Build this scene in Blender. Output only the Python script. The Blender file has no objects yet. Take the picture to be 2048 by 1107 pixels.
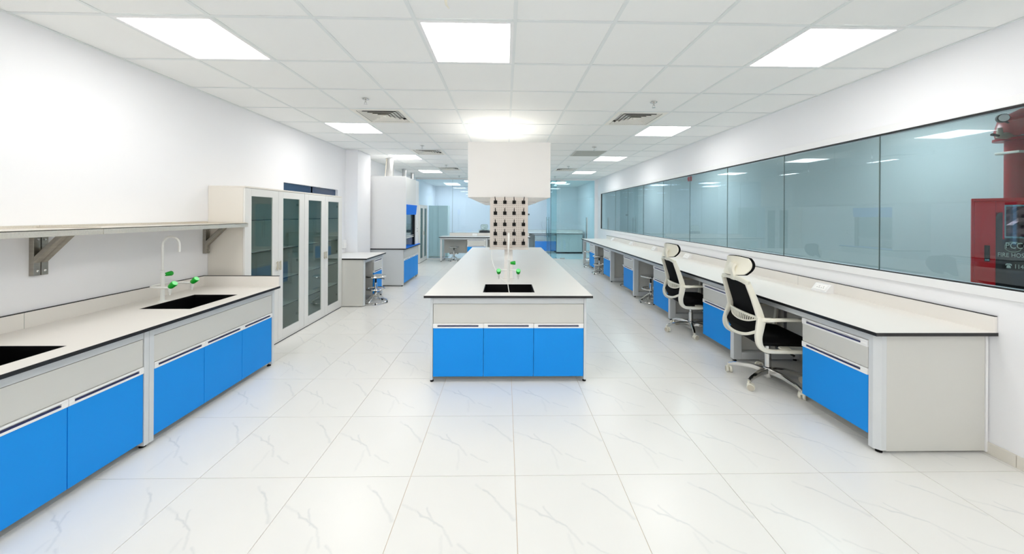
import bpy, bmesh, math, random
from mathutils import Vector, Matrix
random.seed(7)
sc = bpy.context.scene
COL = sc.collection
PI = math.pi

# ------------------------------------------------------------------ camera
YAW, ROLL, FPX, CYPX, CAMH = 0.0189, 0.0054, 698.63, 428.18, 1.512
cam = bpy.data.cameras.new('camera')
cam.sensor_width = 36.0
cam.lens = FPX * 36.0 / 2048.0
cam.shift_y = -(553.5 - CYPX) / 2048.0
cam.clip_start = 0.05
camo = bpy.data.objects.new('camera', cam)
COL.objects.link(camo)
Rv = Vector((math.cos(YAW), -math.sin(YAW), 0)); Fv = Vector((math.sin(YAW), math.cos(YAW), 0)); Uv = Vector((0, 0, 1))
R2 = Rv * math.cos(ROLL) + Uv * math.sin(ROLL)
U2 = -Rv * math.sin(ROLL) + Uv * math.cos(ROLL)
M = Matrix((R2, U2, -Fv)).transposed().to_4x4()
M.translation = (0, 0, CAMH)
camo.matrix_world = M
sc.camera = camo

# ------------------------------------------------------------------ world, exposure
w = bpy.data.worlds.new('world'); sc.world = w; w.use_nodes = True
bg = w.node_tree.nodes['Background']
bg.inputs[0].default_value = (0.50, 0.68, 1.0, 1); bg.inputs[1].default_value = 2.5
sc.view_settings.view_transform = 'Standard'
try: sc.view_settings.look = 'None'
except Exception: pass
sc.view_settings.gamma = 1.0
sc.view_settings.use_curve_mapping = False
sc.view_settings.exposure = 0.0
sc.cycles.max_bounces = 10
sc.cycles.diffuse_bounces = 8
sc.cycles.use_light_tree = False
sc.cycles.glossy_bounces = 3
sc.cycles.transparent_max_bounces = 16
LIGHT = 12.2            # ceiling panels of the laboratory
LIGHT2 = 16.0           # panels of the room behind the glass
LIGHT3 = 26.0           # corridor panels

# ------------------------------------------------------------------ materials
def lin(c):
    c = c / 255.0
    return c / 12.92 if c <= 0.04045 else ((c + 0.055) / 1.055) ** 2.4
def rgb(r, g, b): return (lin(r), lin(g), lin(b), 1)
MATS = {}
def pbr(name, col, rough=0.5, metal=0.0, var=0.03, scale=6.0, spec=0.5, bump=0.0, bscale=60.0, stretch=None):
    m = bpy.data.materials.new(name); m.use_nodes = True
    nt = m.node_tree; b = nt.nodes['Principled BSDF']
    b.inputs['Roughness'].default_value = rough
    b.inputs['Metallic'].default_value = metal
    b.inputs['Specular IOR Level'].default_value = spec
    tc = nt.nodes.new('ShaderNodeTexCoord')
    mp = nt.nodes.new('ShaderNodeMapping')
    if stretch: mp.inputs['Scale'].default_value = stretch
    nt.links.new(tc.outputs['Object'], mp.inputs[0])
    nz = nt.nodes.new('ShaderNodeTexNoise'); nz.inputs['Scale'].default_value = scale
    nz.inputs['Detail'].default_value = 1
    nt.links.new(mp.outputs[0], nz.inputs['Vector'])
    mx = nt.nodes.new('ShaderNodeMix'); mx.data_type = 'RGBA'
    mx.inputs['A'].default_value = tuple(c * (1 - var) for c in col[:3]) + (1,)
    mx.inputs['B'].default_value = tuple(min(1, c * (1 + var)) for c in col[:3]) + (1,)
    nt.links.new(nz.outputs['Fac'], mx.inputs['Factor'])
    nt.links.new(mx.outputs['Result'], b.inputs['Base Color'])
    if bump:
        n2 = nt.nodes.new('ShaderNodeTexNoise'); n2.inputs['Scale'].default_value = bscale
        nt.links.new(mp.outputs[0], n2.inputs['Vector'])
        bp = nt.nodes.new('ShaderNodeBump'); bp.inputs['Strength'].default_value = bump; bp.inputs['Distance'].default_value = 0.004
        nt.links.new(n2.outputs['Fac'], bp.inputs['Height']); nt.links.new(bp.outputs[0], b.inputs['Normal'])
    MATS[name] = m
    return m
def glass(name, tint, ior=1.5, rough=0.0, boost=1.0):
    m = bpy.data.materials.new(name); m.use_nodes = True
    nt = m.node_tree; nt.nodes.clear()
    out = nt.nodes.new('ShaderNodeOutputMaterial')
    tr = nt.nodes.new('ShaderNodeBsdfTransparent'); tr.inputs[0].default_value = tint
    gl = nt.nodes.new('ShaderNodeBsdfGlossy'); gl.inputs['Roughness'].default_value = rough
    gl.inputs[0].default_value = (0.92, 0.97, 1.0, 1)
    fr = nt.nodes.new('ShaderNodeFresnel')
    ge = nt.nodes.new('ShaderNodeNewGeometry'); mi = nt.nodes.new('ShaderNodeMix')      # the rear face of a pane has the inverse index
    mi.inputs['A'].default_value = ior; mi.inputs['B'].default_value = 1.0 / ior
    nt.links.new(ge.outputs['Backfacing'], mi.inputs['Factor']); nt.links.new(mi.outputs['Result'], fr.inputs[0])
    mu = nt.nodes.new('ShaderNodeMath'); mu.operation = 'MULTIPLY'; mu.use_clamp = True; mu.inputs[1].default_value = boost
    mx = nt.nodes.new('ShaderNodeMixShader')
    nt.links.new(fr.outputs[0], mu.inputs[0]); nt.links.new(mu.outputs[0], mx.inputs[0])
    nt.links.new(tr.outputs[0], mx.inputs[1]); nt.links.new(gl.outputs[0], mx.inputs[2])
    nt.links.new(mx.outputs[0], out.inputs[0])
    MATS[name] = m
    return m
def emit(name, col, strength):
    m = bpy.data.materials.new(name); m.use_nodes = True
    nt = m.node_tree; nt.nodes.clear()
    out = nt.nodes.new('ShaderNodeOutputMaterial'); e = nt.nodes.new('ShaderNodeEmission')
    e.inputs[0].default_value = col; e.inputs[1].default_value = strength
    nt.links.new(e.outputs[0], out.inputs[0]); MATS[name] = m
    return m

pbr('wall', rgb(243, 243, 245), 0.75, var=0.006, scale=2, spec=0.2)
pbr('ceiling_tile', rgb(243, 244, 242), 0.85, var=0.008, scale=3, spec=0.1)
pbr('tee', rgb(230, 234, 233), 0.5, var=0.01)  # greyed a little to stand in for shadow lines between the tiles
pbr('white_paint', rgb(240, 240, 240), 0.45, var=0.01)
pbr('grout', rgb(226, 208, 186), 0.8, var=0.05, scale=20)
pbr('plain_floor', rgb(236, 236, 234), 0.3, var=0.01)
pbr('skirting', rgb(226, 221, 211), 0.4, var=0.02)
pbr('blue', rgb(12, 148, 238), 0.5, var=0.015, scale=3, spec=0.28)
pbr('blue_hood', rgb(0, 124, 246), 0.5, var=0.02, spec=0.2)
pbr('grey_lam', rgb(214, 213, 207), 0.4, var=0.015, scale=3)
pbr('frame', rgb(216, 219, 220), 0.4, var=0.015)
pbr('cab_white', rgb(232, 231, 227), 0.4, var=0.012, scale=3)
pbr('cab_side', rgb(229, 224, 215), 0.45, var=0.012, scale=3)
pbr('worktop', rgb(236, 232, 226), 0.32, var=0.015, scale=3)
pbr('black_edge', rgb(22, 22, 23), 0.4, var=0.1)
pbr('sink_black', rgb(7, 7, 8), 0.35, var=0.2, scale=40)
pbr('navy', rgb(22, 34, 96), 0.4, var=0.05)
pbr('handle', rgb(246, 245, 243), 0.35, var=0.01)
pbr('steel', (0.78, 0.735, 0.66, 1), 0.45, 1.0, var=0.12, scale=5, stretch=(1, 25, 25))
pbr('steel_dark', (0.40, 0.375, 0.325, 1), 0.36, 1.0, var=0.15, scale=5, stretch=(3, 3, 18))
pbr('chrome', (0.72, 0.71, 0.69, 1), 0.12, 1.0, var=0.03)
pbr('duct', (0.62, 0.62, 0.61, 1), 0.30, 1.0, var=0.1, scale=8, stretch=(8, 8, 1))
pbr('rack', rgb(214, 205, 196), 0.45, 0.35, var=0.03)
pbr('hole', rgb(92, 84, 78), 0.8, var=0.05)
pbr('hood_white', rgb(239, 236, 232), 0.5, var=0.01)
pbr('tap_white', rgb(242, 242, 238), 0.3, var=0.01)
pbr('green', rgb(10, 172, 42), 0.3, var=0.04)
pbr('green_cap', rgb(120, 235, 140), 0.3, var=0.04)
pbr('black_plastic', rgb(14, 13, 13), 0.5, var=0.1, spec=0.25)
pbr('black_mesh', rgb(10, 10, 11), 0.85, var=0.25, scale=500, spec=0.15)
pbr('cream', rgb(238, 234, 218), 0.42, var=0.015)
pbr('cream_dark', rgb(196, 188, 170), 0.5, var=0.03)
pbr('red', rgb(200, 2, 20), 0.35, var=0.05, spec=0.3)
pbr('red_pipe', rgb(166, 10, 20), 0.35, var=0.08)
pbr('brass', (0.42, 0.38, 0.30, 1), 0.4, 0.8, var=0.1)
pbr('shelf_white', rgb(236, 238, 236), 0.35, var=0.01)
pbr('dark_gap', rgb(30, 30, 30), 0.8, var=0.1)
pbr('corridor', rgb(196, 204, 204), 0.7, var=0.02, scale=2)
pbr('vent_white', rgb(240, 238, 230), 0.45, var=0.01)
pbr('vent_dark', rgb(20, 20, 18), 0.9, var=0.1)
pbr('grey_panel', rgb(186, 188, 182), 0.6, var=0.02)
pbr('pale_green', rgb(236, 246, 236), 0.45, var=0.02, scale=3)
pbr('seal', rgb(128, 146, 144), 0.4, var=0.02)
pbr('film', rgb(52, 74, 104), 0.12, var=0.03)
pbr('letters', rgb(196, 206, 196), 0.4, var=0.02)
pbr('logo', rgb(128, 142, 124), 0.4, var=0.05)
pbr('hose', rgb(96, 74, 82), 0.15, 0.6, var=0.9, scale=30)  # for the fire cabinet window: strong mottling imitates crinkled reflections
pbr('teal_sheen', rgb(120, 150, 155), 0.12, 0.8, var=0.4, scale=60)  # teal mottling imitates reflections in the viewing window
pbr('black_gloss', rgb(14, 10, 12), 0.12, var=0.05)
glass('pane', (0.80, 0.90, 0.90, 1), 1.5)
glass('pane_wall', (0.80, 0.875, 0.89, 1), 1.52)
glass('pane_cab', (0.68, 0.75, 0.73, 1), 1.5)
glass('pane_part', (0.86, 0.93, 0.975, 1), 1.5)
glass('pane_door', (0.77, 0.90, 0.92, 1), 1.52)
glass('pane_green', (0.72, 0.84, 0.76, 1), 1.5)
emit('lamp', (1.0, 0.985, 0.96, 1), LIGHT)
emit('lamp_cool', (0.80, 0.91, 1.0, 1), LIGHT2)
emit('lamp_corridor', (0.9, 0.97, 1.0, 1), LIGHT3)

# marble floor tile: the same few grey veins on every tile, in the tile's own coordinates
def floor_material():
    m = bpy.data.materials.new('floor_tile'); m.use_nodes = True
    nt = m.node_tree; L = nt.links; b = nt.nodes['Principled BSDF']
    b.inputs['Roughness'].default_value = 0.26; b.inputs['Specular IOR Level'].default_value = 0.32
    tc = nt.nodes.new('ShaderNodeTexCoord')
    def warp(scale, amp, src):
        nz = nt.nodes.new('ShaderNodeTexNoise'); nz.inputs['Scale'].default_value = scale; nz.inputs['Detail'].default_value = 2
        L.new(tc.outputs['Object'], nz.inputs['Vector'])
        s = nt.nodes.new('ShaderNodeVectorMath'); s.operation = 'SUBTRACT'; s.inputs[1].default_value = (.5, .5, .5)
        L.new(nz.outputs['Color'], s.inputs[0])
        k = nt.nodes.new('ShaderNodeVectorMath'); k.operation = 'SCALE'; k.inputs['Scale'].default_value = amp
        L.new(s.outputs[0], k.inputs[0])
        a = nt.nodes.new('ShaderNodeVectorMath'); a.operation = 'ADD'
        L.new(src, a.inputs[0]); L.new(k.outputs[0], a.inputs[1])
        return a.outputs[0]
    p = warp(11, 0.05, tc.outputs['Object']); p = warp(50, 0.006, p)
    flat = nt.nodes.new('ShaderNodeVectorMath'); flat.operation = 'MULTIPLY'; flat.inputs[1].default_value = (1, 1, 0)
    L.new(p, flat.inputs[0]); p = flat.outputs[0]
    def math_(op, a, bb=None, clamp=False):
        n = nt.nodes.new('ShaderNodeMath'); n.operation = op; n.use_clamp = clamp
        for i, v in enumerate((a, bb)):
            if v is None: continue
            if isinstance(v, (int, float)): n.inputs[i].default_value = v
            else: L.new(v, n.inputs[i])
        return n.outputs[0]
    total = None
    segs = [((.145, .385), (.19, .29), .006, .55), ((.10, .36), (.24, .265), .007, .75), ((.24, .265), (.30, .17), .008, .4),
            ((.43, .50), (.485, .44), .008, .8), ((.485, .44), (.585, .30), .010, .5), ((.38, .53), (.43, .50), .008, .3),
            ((.33, .18), (.43, .11), .007, .45), ((.01, .40), (.10, .36), .012, .3), ((.24, .22), (.26, .06), .010, .22)]
    for (a, c, wd, k) in segs:
        d = (c[0] - a[0], c[1] - a[1]); ll = d[0] ** 2 + d[1] ** 2
        s = nt.nodes.new('ShaderNodeVectorMath'); s.operation = 'SUBTRACT'; s.inputs[1].default_value = (a[0], a[1], 0); L.new(p, s.inputs[0])
        dt = nt.nodes.new('ShaderNodeVectorMath'); dt.operation = 'DOT_PRODUCT'; dt.inputs[1].default_value = (d[0] / ll, d[1] / ll, 0); L.new(s.outputs[0], dt.inputs[0])
        t = math_('ADD', dt.outputs['Value'], 0.0, True)
        sc_ = nt.nodes.new('ShaderNodeVectorMath'); sc_.operation = 'SCALE'; sc_.inputs[0].default_value = (d[0], d[1], 0); L.new(t, sc_.inputs['Scale'])
        df = nt.nodes.new('ShaderNodeVectorMath'); df.operation = 'DISTANCE'; L.new(s.outputs[0], df.inputs[0]); L.new(sc_.outputs[0], df.inputs[1])
        v = math_('DIVIDE', df.outputs['Value'], wd * 1.3)
        v = math_('SUBTRACT', 1.0, v, True)
        v = math_('MULTIPLY', v, k)
        total = v if total is None else math_('MAXIMUM', total, v)
    nz = nt.nodes.new('ShaderNodeTexNoise'); nz.inputs['Scale'].default_value = 3.0; nz.inputs['Detail'].default_value = 1
    L.new(tc.outputs['Object'], nz.inputs['Vector'])
    base = nt.nodes.new('ShaderNodeMix'); base.data_type = 'RGBA'
    base.inputs['A'].default_value = rgb(234, 233, 229); base.inputs['B'].default_value = rgb(238, 237, 233)
    L.new(nz.outputs['Fac'], base.inputs['Factor'])
    mx = nt.nodes.new('ShaderNodeMix'); mx.data_type = 'RGBA'
    L.new(base.outputs['Result'], mx.inputs['A']); mx.inputs['B'].default_value = rgb(182, 188, 190)
    L.new(math_('MULTIPLY', total, 0.5), mx.inputs['Factor'])
    L.new(mx.outputs['Result'], b.inputs['Base Color'])
    MATS['floor_tile'] = m
floor_material()

# ------------------------------------------------------------------ mesh helpers
class B:
    def __init__(s): s.bm = bmesh.new(); s.mi = 0
    def _mark(s, faces):
        for f in faces: f.material_index = s.mi
    def box(s, x0, x1, y0, y1, z0, z1, bev=0.0):
        vs = [s.bm.verts.new(p) for p in ((x0, y0, z0), (x1, y0, z0), (x1, y1, z0), (x0, y1, z0), (x0, y0, z1), (x1, y0, z1), (x1, y1, z1), (x0, y1, z1))]
        fs = [s.bm.faces.new([vs[i] for i in q]) for q in ((0, 3, 2, 1), (4, 5, 6, 7), (0, 1, 5, 4), (1, 2, 6, 5), (2, 3, 7, 6), (3, 0, 4, 7))]
        s._mark(fs)
        if bev:
            es = list({e for f in fs for e in f.edges})
            r = bmesh.ops.bevel(s.bm, geom=es, offset=bev, segments=2, affect='EDGES', profile=0.5)
            s._mark(r['faces'])
        return s
    def prism(s, poly, axis, a, b):
        """poly: 2-D points in the plane of the other two axes (x: y,z / y: x,z / z: x,y), extruded from a to b along axis"""
        def p3(u, v, t): return {'x': (t, u, v), 'y': (u, t, v), 'z': (u, v, t)}[axis]
        A = [s.bm.verts.new(p3(u, v, a)) for u, v in poly]; Bv = [s.bm.verts.new(p3(u, v, b)) for u, v in poly]
        n = len(poly); fs = [s.bm.faces.new(A), s.bm.faces.new(Bv[::-1])]
        for i in range(n): fs.append(s.bm.faces.new((A[i], Bv[i], Bv[(i + 1) % n], A[(i + 1) % n])))
        s._mark(fs); return s
    def tube(s, pts, r, n=10, cap=True, flat=1.0, up=None, closed=False):
        """sweep of a round (or flattened) section along pts; r: number or list"""
        pts = [Vector(p) for p in pts]; N = len(pts)
        rr = r if isinstance(r, (list, tuple)) else [r] * N
        rings = []; prev = Vector(up) if up else None
        for i, p in enumerate(pts):
            if closed: t = pts[(i + 1) % N] - pts[i - 1]
            elif i == 0: t = pts[1] - pts[0]
            elif i == N - 1: t = pts[-1] - pts[-2]
            else: t = (pts[i + 1] - p).normalized() + (p - pts[i - 1]).normalized()
            t.normalize()
            if prev is None:
                prev = Vector((0, 0, 1)) if abs(t.z) < 0.9 else Vector((1, 0, 0))
            u = prev - t * prev.dot(t)
            if u.length < 1e-5: u = t.orthogonal()
            u.normalize(); v = t.cross(u); prev = u
            rings.append([s.bm.verts.new(p + u * (math.cos(2 * PI * k / n) * rr[i]) + v * (math.sin(2 * PI * k / n) * rr[i] * flat)) for k in range(n)])
        fs = []
        m = N if closed else N - 1
        for i in range(m):
            a, c = rings[i], rings[(i + 1) % N]
            for k in range(n): fs.append(s.bm.faces.new((a[k], a[(k + 1) % n], c[(k + 1) % n], c[k])))
        if cap and not closed:
            fs.append(s.bm.faces.new(rings[0][::-1])); fs.append(s.bm.faces.new(rings[-1]))
        s._mark(fs); return s
    def bar(s, pts, w, h, up=(0, 0, 1)):
        """rectangular section w (across) x h (along up) swept along pts, slightly rounded"""
        pts = [Vector(p) for p in pts]; N = len(pts); rings = []; up = Vector(up)
        c = 0.3
        sec = [(-1, -1 + c), (-1 + c, -1), (1 - c, -1), (1, -1 + c), (1, 1 - c), (1 - c, 1), (-1 + c, 1), (-1, 1 - c)]
        ww = w if isinstance(w, (list, tuple)) else [w] * N
        hh = h if isinstance(h, (list, tuple)) else [h] * N
        for i, p in enumerate(pts):
            if i == 0: t = pts[1] - pts[0]
            elif i == N - 1: t = pts[-1] - pts[-2]
            else: t = (pts[i + 1] - p).normalized() + (p - pts[i - 1]).normalized()
            t.normalize(); u = up - t * up.dot(t)
            if u.length < 1e-4: u = t.orthogonal()
            u.normalize(); v = t.cross(u)
            rings.append([s.bm.verts.new(p + v * (a * ww[i] / 2) + u * (b * hh[i] / 2)) for a, b in sec])
        fs = []; n = 8
        for i in range(N - 1):
            a, cc = rings[i], rings[i + 1]
            for k in range(n): fs.append(s.bm.faces.new((a[k], a[(k + 1) % n], cc[(k + 1) % n], cc[k])))
        fs.append(s.bm.faces.new(rings[0][::-1])); fs.append(s.bm.faces.new(rings[-1]))
        s._mark(fs); return s
    def lathe(s, prof, c=(0, 0, 0), axis=(0, 0, 1), n=20):
        """profile (radius, height) spun about axis through c"""
        ax = Vector(axis).normalized(); u = ax.orthogonal().normalized(); v = ax.cross(u); c = Vector(c); rings = []
        for r, h in prof:
            rings.append([s.bm.verts.new(c + ax * h + (u * math.cos(2 * PI * k / n) + v * math.sin(2 * PI * k / n)) * max(r, 1e-4)) for k in range(n)])
        fs = []
        for a, b in zip(rings, rings[1:]):
            for k in range(n): fs.append(s.bm.faces.new((a[k], a[(k + 1) % n], b[(k + 1) % n], b[k])))
        fs.append(s.bm.faces.new(rings[0][::-1])); fs.append(s.bm.faces.new(rings[-1]))
        s._mark(fs); return s
    def grid(s, fn, nu, nv, thick=0.0):
        """surface fn(u,v)->point; optional thickness along normal"""
        V = [[s.bm.verts.new(fn(i / nu, j / nv)) for j in range(nv + 1)] for i in range(nu + 1)]
        fs = [s.bm.faces.new((V[i][j], V[i + 1][j], V[i + 1][j + 1], V[i][j + 1])) for i in range(nu) for j in range(nv)]
        s._mark(fs)
        if thick:
            bmesh.ops.recalc_face_normals(s.bm, faces=fs)
            bmesh.ops.solidify(s.bm, geom=fs, thickness=thick)
        return s
    def sheet(s, f0, f1, nu, nv):
        """closed solid between two surfaces"""
        A = [[s.bm.verts.new(f0(i / nu, j / nv)) for j in range(nv + 1)] for i in range(nu + 1)]
        C = [[s.bm.verts.new(f1(i / nu, j / nv)) for j in range(nv + 1)] for i in range(nu + 1)]
        fs = []
        for i in range(nu):
            for j in range(nv):
                fs.append(s.bm.faces.new((A[i][j], A[i + 1][j], A[i + 1][j + 1], A[i][j + 1])))
                fs.append(s.bm.faces.new((C[i][j], C[i][j + 1], C[i + 1][j + 1], C[i + 1][j])))
        for i in range(nu):
            fs.append(s.bm.faces.new((A[i][0], C[i][0], C[i + 1][0], A[i + 1][0]))); fs.append(s.bm.faces.new((A[i][nv], A[i + 1][nv], C[i + 1][nv], C[i][nv])))
        for j in range(nv):
            fs.append(s.bm.faces.new((A[0][j], A[0][j + 1], C[0][j + 1], C[0][j]))); fs.append(s.bm.faces.new((A[nu][j], C[nu][j], C[nu][j + 1], A[nu][j + 1])))
        s._mark(fs); return s
    def mesh(s, name, smooth=False):
        bmesh.ops.recalc_face_normals(s.bm, faces=s.bm.faces[:])
        me = bpy.data.meshes.new(name); s.bm.to_mesh(me); s.bm.free()
        if smooth:
            me.polygons.foreach_set('use_smooth', [True] * len(me.polygons))
            try: me.set_sharp_from_angle(angle=math.radians(40))
            except Exception: pass
        return me
    def obj(s, name, mat, parent=None, smooth=False, org=(0, 0, 0), label=None, cat=None, group=None, kind=None):
        if org != (0, 0, 0): bmesh.ops.translate(s.bm, verts=s.bm.verts[:], vec=-Vector(org))
        me = s.mesh(name, smooth)
        for mm in (mat if isinstance(mat, (list, tuple)) else [mat]): me.materials.append(MATS[mm])
        o = bpy.data.objects.new(name, me); COL.objects.link(o)
        if parent: o.parent = parent
        return tag(o, label, cat, group, kind)
def smooth_pts(pts, n=6):
    P = [Vector(p) for p in pts]; out = []
    for i in range(len(P) - 1):
        p0, p1, p2, p3 = P[max(i - 1, 0)], P[i], P[i + 1], P[min(i + 2, len(P) - 1)]
        for k in range(n):
            t = k / n
            out.append(0.5 * ((2 * p1) + (p2 - p0) * t + (2 * p0 - 5 * p1 + 4 * p2 - p3) * t * t + (3 * p1 - p0 - 3 * p2 + p3) * t ** 3))
    out.append(P[-1]); return out
def tag(o, label=None, cat=None, group=None, kind=None):
    if label: o['label'] = label
    if cat: o['category'] = cat
    if group: o['group'] = group
    if kind: o['kind'] = kind
    return o
def empty(name, loc, rz=0, label=None, cat=None, group=None, kind=None):
    o = bpy.data.objects.new(name, None); o.empty_display_size = 0.05; COL.objects.link(o)
    o.location = loc; o.rotation_euler = (0, 0, rz)
    return tag(o, label, cat, group, kind)
def copy_tree(o, parent=None):
    c = o.copy(); COL.objects.link(c)
    if parent: c.parent = parent
    for ch in list(o.children): copy_tree(ch, c)
    return c
def text_mesh(body, size, depth=0.001):
    cu = bpy.data.curves.new('lettering', 'FONT'); cu.body = body; cu.size = size; cu.extrude = depth; cu.resolution_u = 3
    o = bpy.data.objects.new('lettering', cu); COL.objects.link(o)
    dg = bpy.context.evaluated_depsgraph_get()
    me = bpy.data.meshes.new_from_object(o.evaluated_get(dg))
    bpy.data.objects.remove(o); bpy.data.curves.remove(cu)
    return me

# ------------------------------------------------------------------ dimensions of the place
XL, XR = -3.0, 3.10            # side walls of the laboratory
YB, YP = -2.8, 11.75           # wall behind the camera, glass partition
YE = 15.0                      # end wall of the room behind the glass
CE = 2.702                     # ceiling
T = 0.785                      # worktop height
CX, CY, CP = -2.4185, 2.155, 0.618   # ceiling grid
FX, FY, FP = -1.7366, 2.0227, 0.6    # floor grid

# ------------------------------------------------------------------ floor
floor = B().box(XL - .1, XR + .05, YB - .1, YE + .1, -.12, -.004).obj('floor', 'grout', kind='structure', label='white marble tiled floor with faint grey veins and beige joints')
g = 0.0016
full = B().box(g, FP - g, g, FP - g, -.011, 0).mesh('floor_tile'); full.materials.append(MATS['floor_tile'])
for c in range(-3, 9):
    for r in range(-8, 17):
        x0, y0 = FX + FP * c, FY + FP * r
        xa, xb, ya, yb = max(0, XL - x0), min(FP, XR - x0), max(0, YB - y0), min(FP, YP - y0)
        if xb - xa < .02 or yb - ya < .02: continue
        if xa == 0 and ya == 0 and xb == FP and yb == FP: me = full
        else:
            me = B().box(xa + g, xb - g, ya + g, yb - g, -.011, 0).mesh('floor_tile'); me.materials.append(MATS['floor_tile'])
        o = bpy.data.objects.new('floor_tile', me); COL.objects.link(o); o.location = (x0, y0, 0); o.parent = floor
B().box(XL, XR, YP, YE, -.011, 0).obj('floor_slab', 'plain_floor', floor)

# ------------------------------------------------------------------ walls
# left wall with a window opening behind the tall cabinets
wy0, wy1, wz0, wz1 = 4.78, 6.31, .95, 1.93
b = B()
b.box(XL - .2, XL, YB - .1, wy0, 0, CE + .1).box(XL - .2, XL, wy1, YE, 0, CE + .1)
b.box(XL - .2, XL, wy0, wy1, 0, wz0).box(XL - .2, XL, wy0, wy1, wz1, CE + .1)
b.obj('wall_left', 'wall', kind='structure', label='white painted left wall with a window behind the cabinets')
win = empty('window_1', (XL - .1, wy0, wz0), kind='structure', label='dark framed window in the left wall above the glass cabinets')
b = B()
for y in (wy0, (wy0 + wy1) / 2 - .02, wy1 - .04): b.box(XL - .13, XL - .08, y, y + .04, wz0, wz1)
b.box(XL - .13, XL - .08, wy0, wy1, wz0, wz0 + .05)
b.obj('window_frame', 'frame', win, org=(XL - .1, wy0, wz0))
for y in (wy0 + .04, (wy0 + wy1) / 2 + .02):
    B().box(XL - .075, XL - .045, y - .04, y + wy1 / 2 - wy0 / 2 - .02, wz1 - .20, wz1 - .001).obj('transom_panel', 'film', win, org=(XL - .1, wy0, wz0))
    B().box(XL - .11, XL - .105, y, y + (wy1 - wy0) / 2 - .06, wz0 + .05, wz1 - .20).obj('pane', 'pane', win, org=(XL - .1, wy0, wz0))
# pier in the left wall
B().box(XL - .05, -2.77, 6.6, 7.22, 0, CE).obj('wall_pier', 'wall', kind='structure', label='white square pier beside the fume hood')
B().box(XL - .2, XR + .2, YB - .2, YB, 0, CE + .1).obj('wall_back', 'wall', kind='structure')
B().box(XL - .2, XR + 2.2, YE, YE + .15, 0, CE + .1).obj('wall_end', 'wall', kind='structure', label='pale end wall of the room behind the glass partition')

# right wall with the long window
RW0, RW1, RZ0, RZ1 = -.15, 11.27, 1.062, 2.19
b = B()
b.box(XR, XR + .12, YB - .1, RW0, 0, CE + .1).box(XR, XR + .12, RW1, YE, 0, CE + .1)
b.box(XR, XR + .12, RW0, RW1, 0, RZ0).box(XR, XR + .12, RW0, RW1, RZ1, CE + .1)
b.obj('wall_right', 'wall', kind='structure', label='white painted right wall with a long internal window')
b = B()
tw, tp = .062, .014
b.box(XR - tp, XR, RW0 - tw, RW1 + tw, RZ1, RZ1 + tw, .003).box(XR - tp, XR, RW0 - tw, RW1 + tw, RZ0 - tw, RZ0, .003)
b.box(XR - tp, XR, RW0 - tw, RW0, RZ0, RZ1, .003).box(XR - tp, XR, RW1, RW1 + tw, RZ0, RZ1, .003)
b.obj('trim_1', 'white_paint', kind='structure', label='white raised surround of the long right window')
win2 = empty('window_2', (XR + .02, RW0, RZ0), kind='structure', label='long frameless internal window of butted panes in the right wall')
b = B(); k = .010
b.box(XR - .004, XR + .03, RW0, RW1, RZ1 - k, RZ1).box(XR - .004, XR + .03, RW0, RW1, RZ0, RZ0 + k * .7)
b.box(XR - .004, XR + .03, RW0, RW0 + k, RZ0, RZ1).box(XR - .004, XR + .03, RW1 - k * 2, RW1, RZ0, RZ1)
b.obj('gasket', 'black_edge', win2, org=(XR + .02, RW0, RZ0))
joints = [RW0] + [2.85 - 2, 2.85 - 1] + [2.85 + i * .996 for i in range(8)] + [RW1]
for a, c in zip(joints, joints[1:]):
    B().box(XR + .010, XR + .016, a + .003, c - .003, RZ0 + .005, RZ1 - .005).obj('pane', 'pane_wall', win2, org=(XR + .02, RW0, RZ0))
for y in joints[1:-1]:
    B().box(XR + .009, XR + .017, y - .003, y + .003, RZ0 + .005, RZ1 - .005).obj('joint_seal', 'seal', win2, org=(XR + .02, RW0, RZ0))
# skirting tiles along the right wall
sk = empty('baseboard_right', (XR, YB, 0), kind='structure', label='beige tiled skirting at the foot of the right wall')
y = 2.05 - .6 * 8
while y < YP - .05:
    a, c = max(y, YB), min(y + .598, YP)
    if c - a > .05: B().box(XR - .012, XR, a, c, 0, .075, .002).obj('skirting_tile', 'skirting', sk, org=(XR, YB, 0))
    y += .6

# ------------------------------------------------------------------ ceiling
ceil = B().box(XL - .1, XR + .1, YB - .1, YE + .1, CE + .05, CE + .12).obj('ceiling', 'ceiling_tile', kind='structure', label='white suspended ceiling of square tiles')
lights = [(i, j) for j in (-8, -4, 0, 4, 8, 12) for i in (0, 3, 7)]
vents = [(1, 3), (6, 3), (1, 7), (1, 11), (6, 11), (1, -5), (6, -5)]
panel = [(6, 7)]
taken = set(lights) | set(vents) | set(panel)
th = .012
fullc = B().box(th, CP - th, th, CP - th, CE + .005, CE + .02).mesh('ceiling_tile'); fullc.materials.append(MATS['ceiling_tile'])
for i in range(-1, 9):
    for j in range(-9, 16):
        if (i, j) in taken: continue
        x0, y0 = CX + CP * i, CY + CP * j
        xa, xb, ya, yb = max(0, XL - x0), min(CP, XR - x0), max(0, YB - y0), min(CP, YP - y0)
        if xb - xa < .04 or yb - ya < .04: continue
        if xa == 0 and ya == 0 and xb == CP and yb == CP: me = fullc
        else:
            me = B().box(xa + th, xb - th, ya + th, yb - th, CE + .005, CE + .02).mesh('ceiling_tile'); me.materials.append(MATS['ceiling_tile'])
        o = bpy.data.objects.new('ceiling_tile', me); COL.objects.link(o); o.location = (x0, y0, 0); o.parent = ceil
for i in range(0, 9):
    x = CX + CP * i
    B().box(x - th, x + th, YB, YP, CE, CE + .006).obj('ceiling_runner', 'tee', ceil)
for j in range(-8, 16):
    y = CY + CP * j
    B().box(XL, XR, y - th * .9, y + th * .9, CE + .0004, CE + .006).obj('ceiling_cross_tee', 'tee', ceil)
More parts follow.
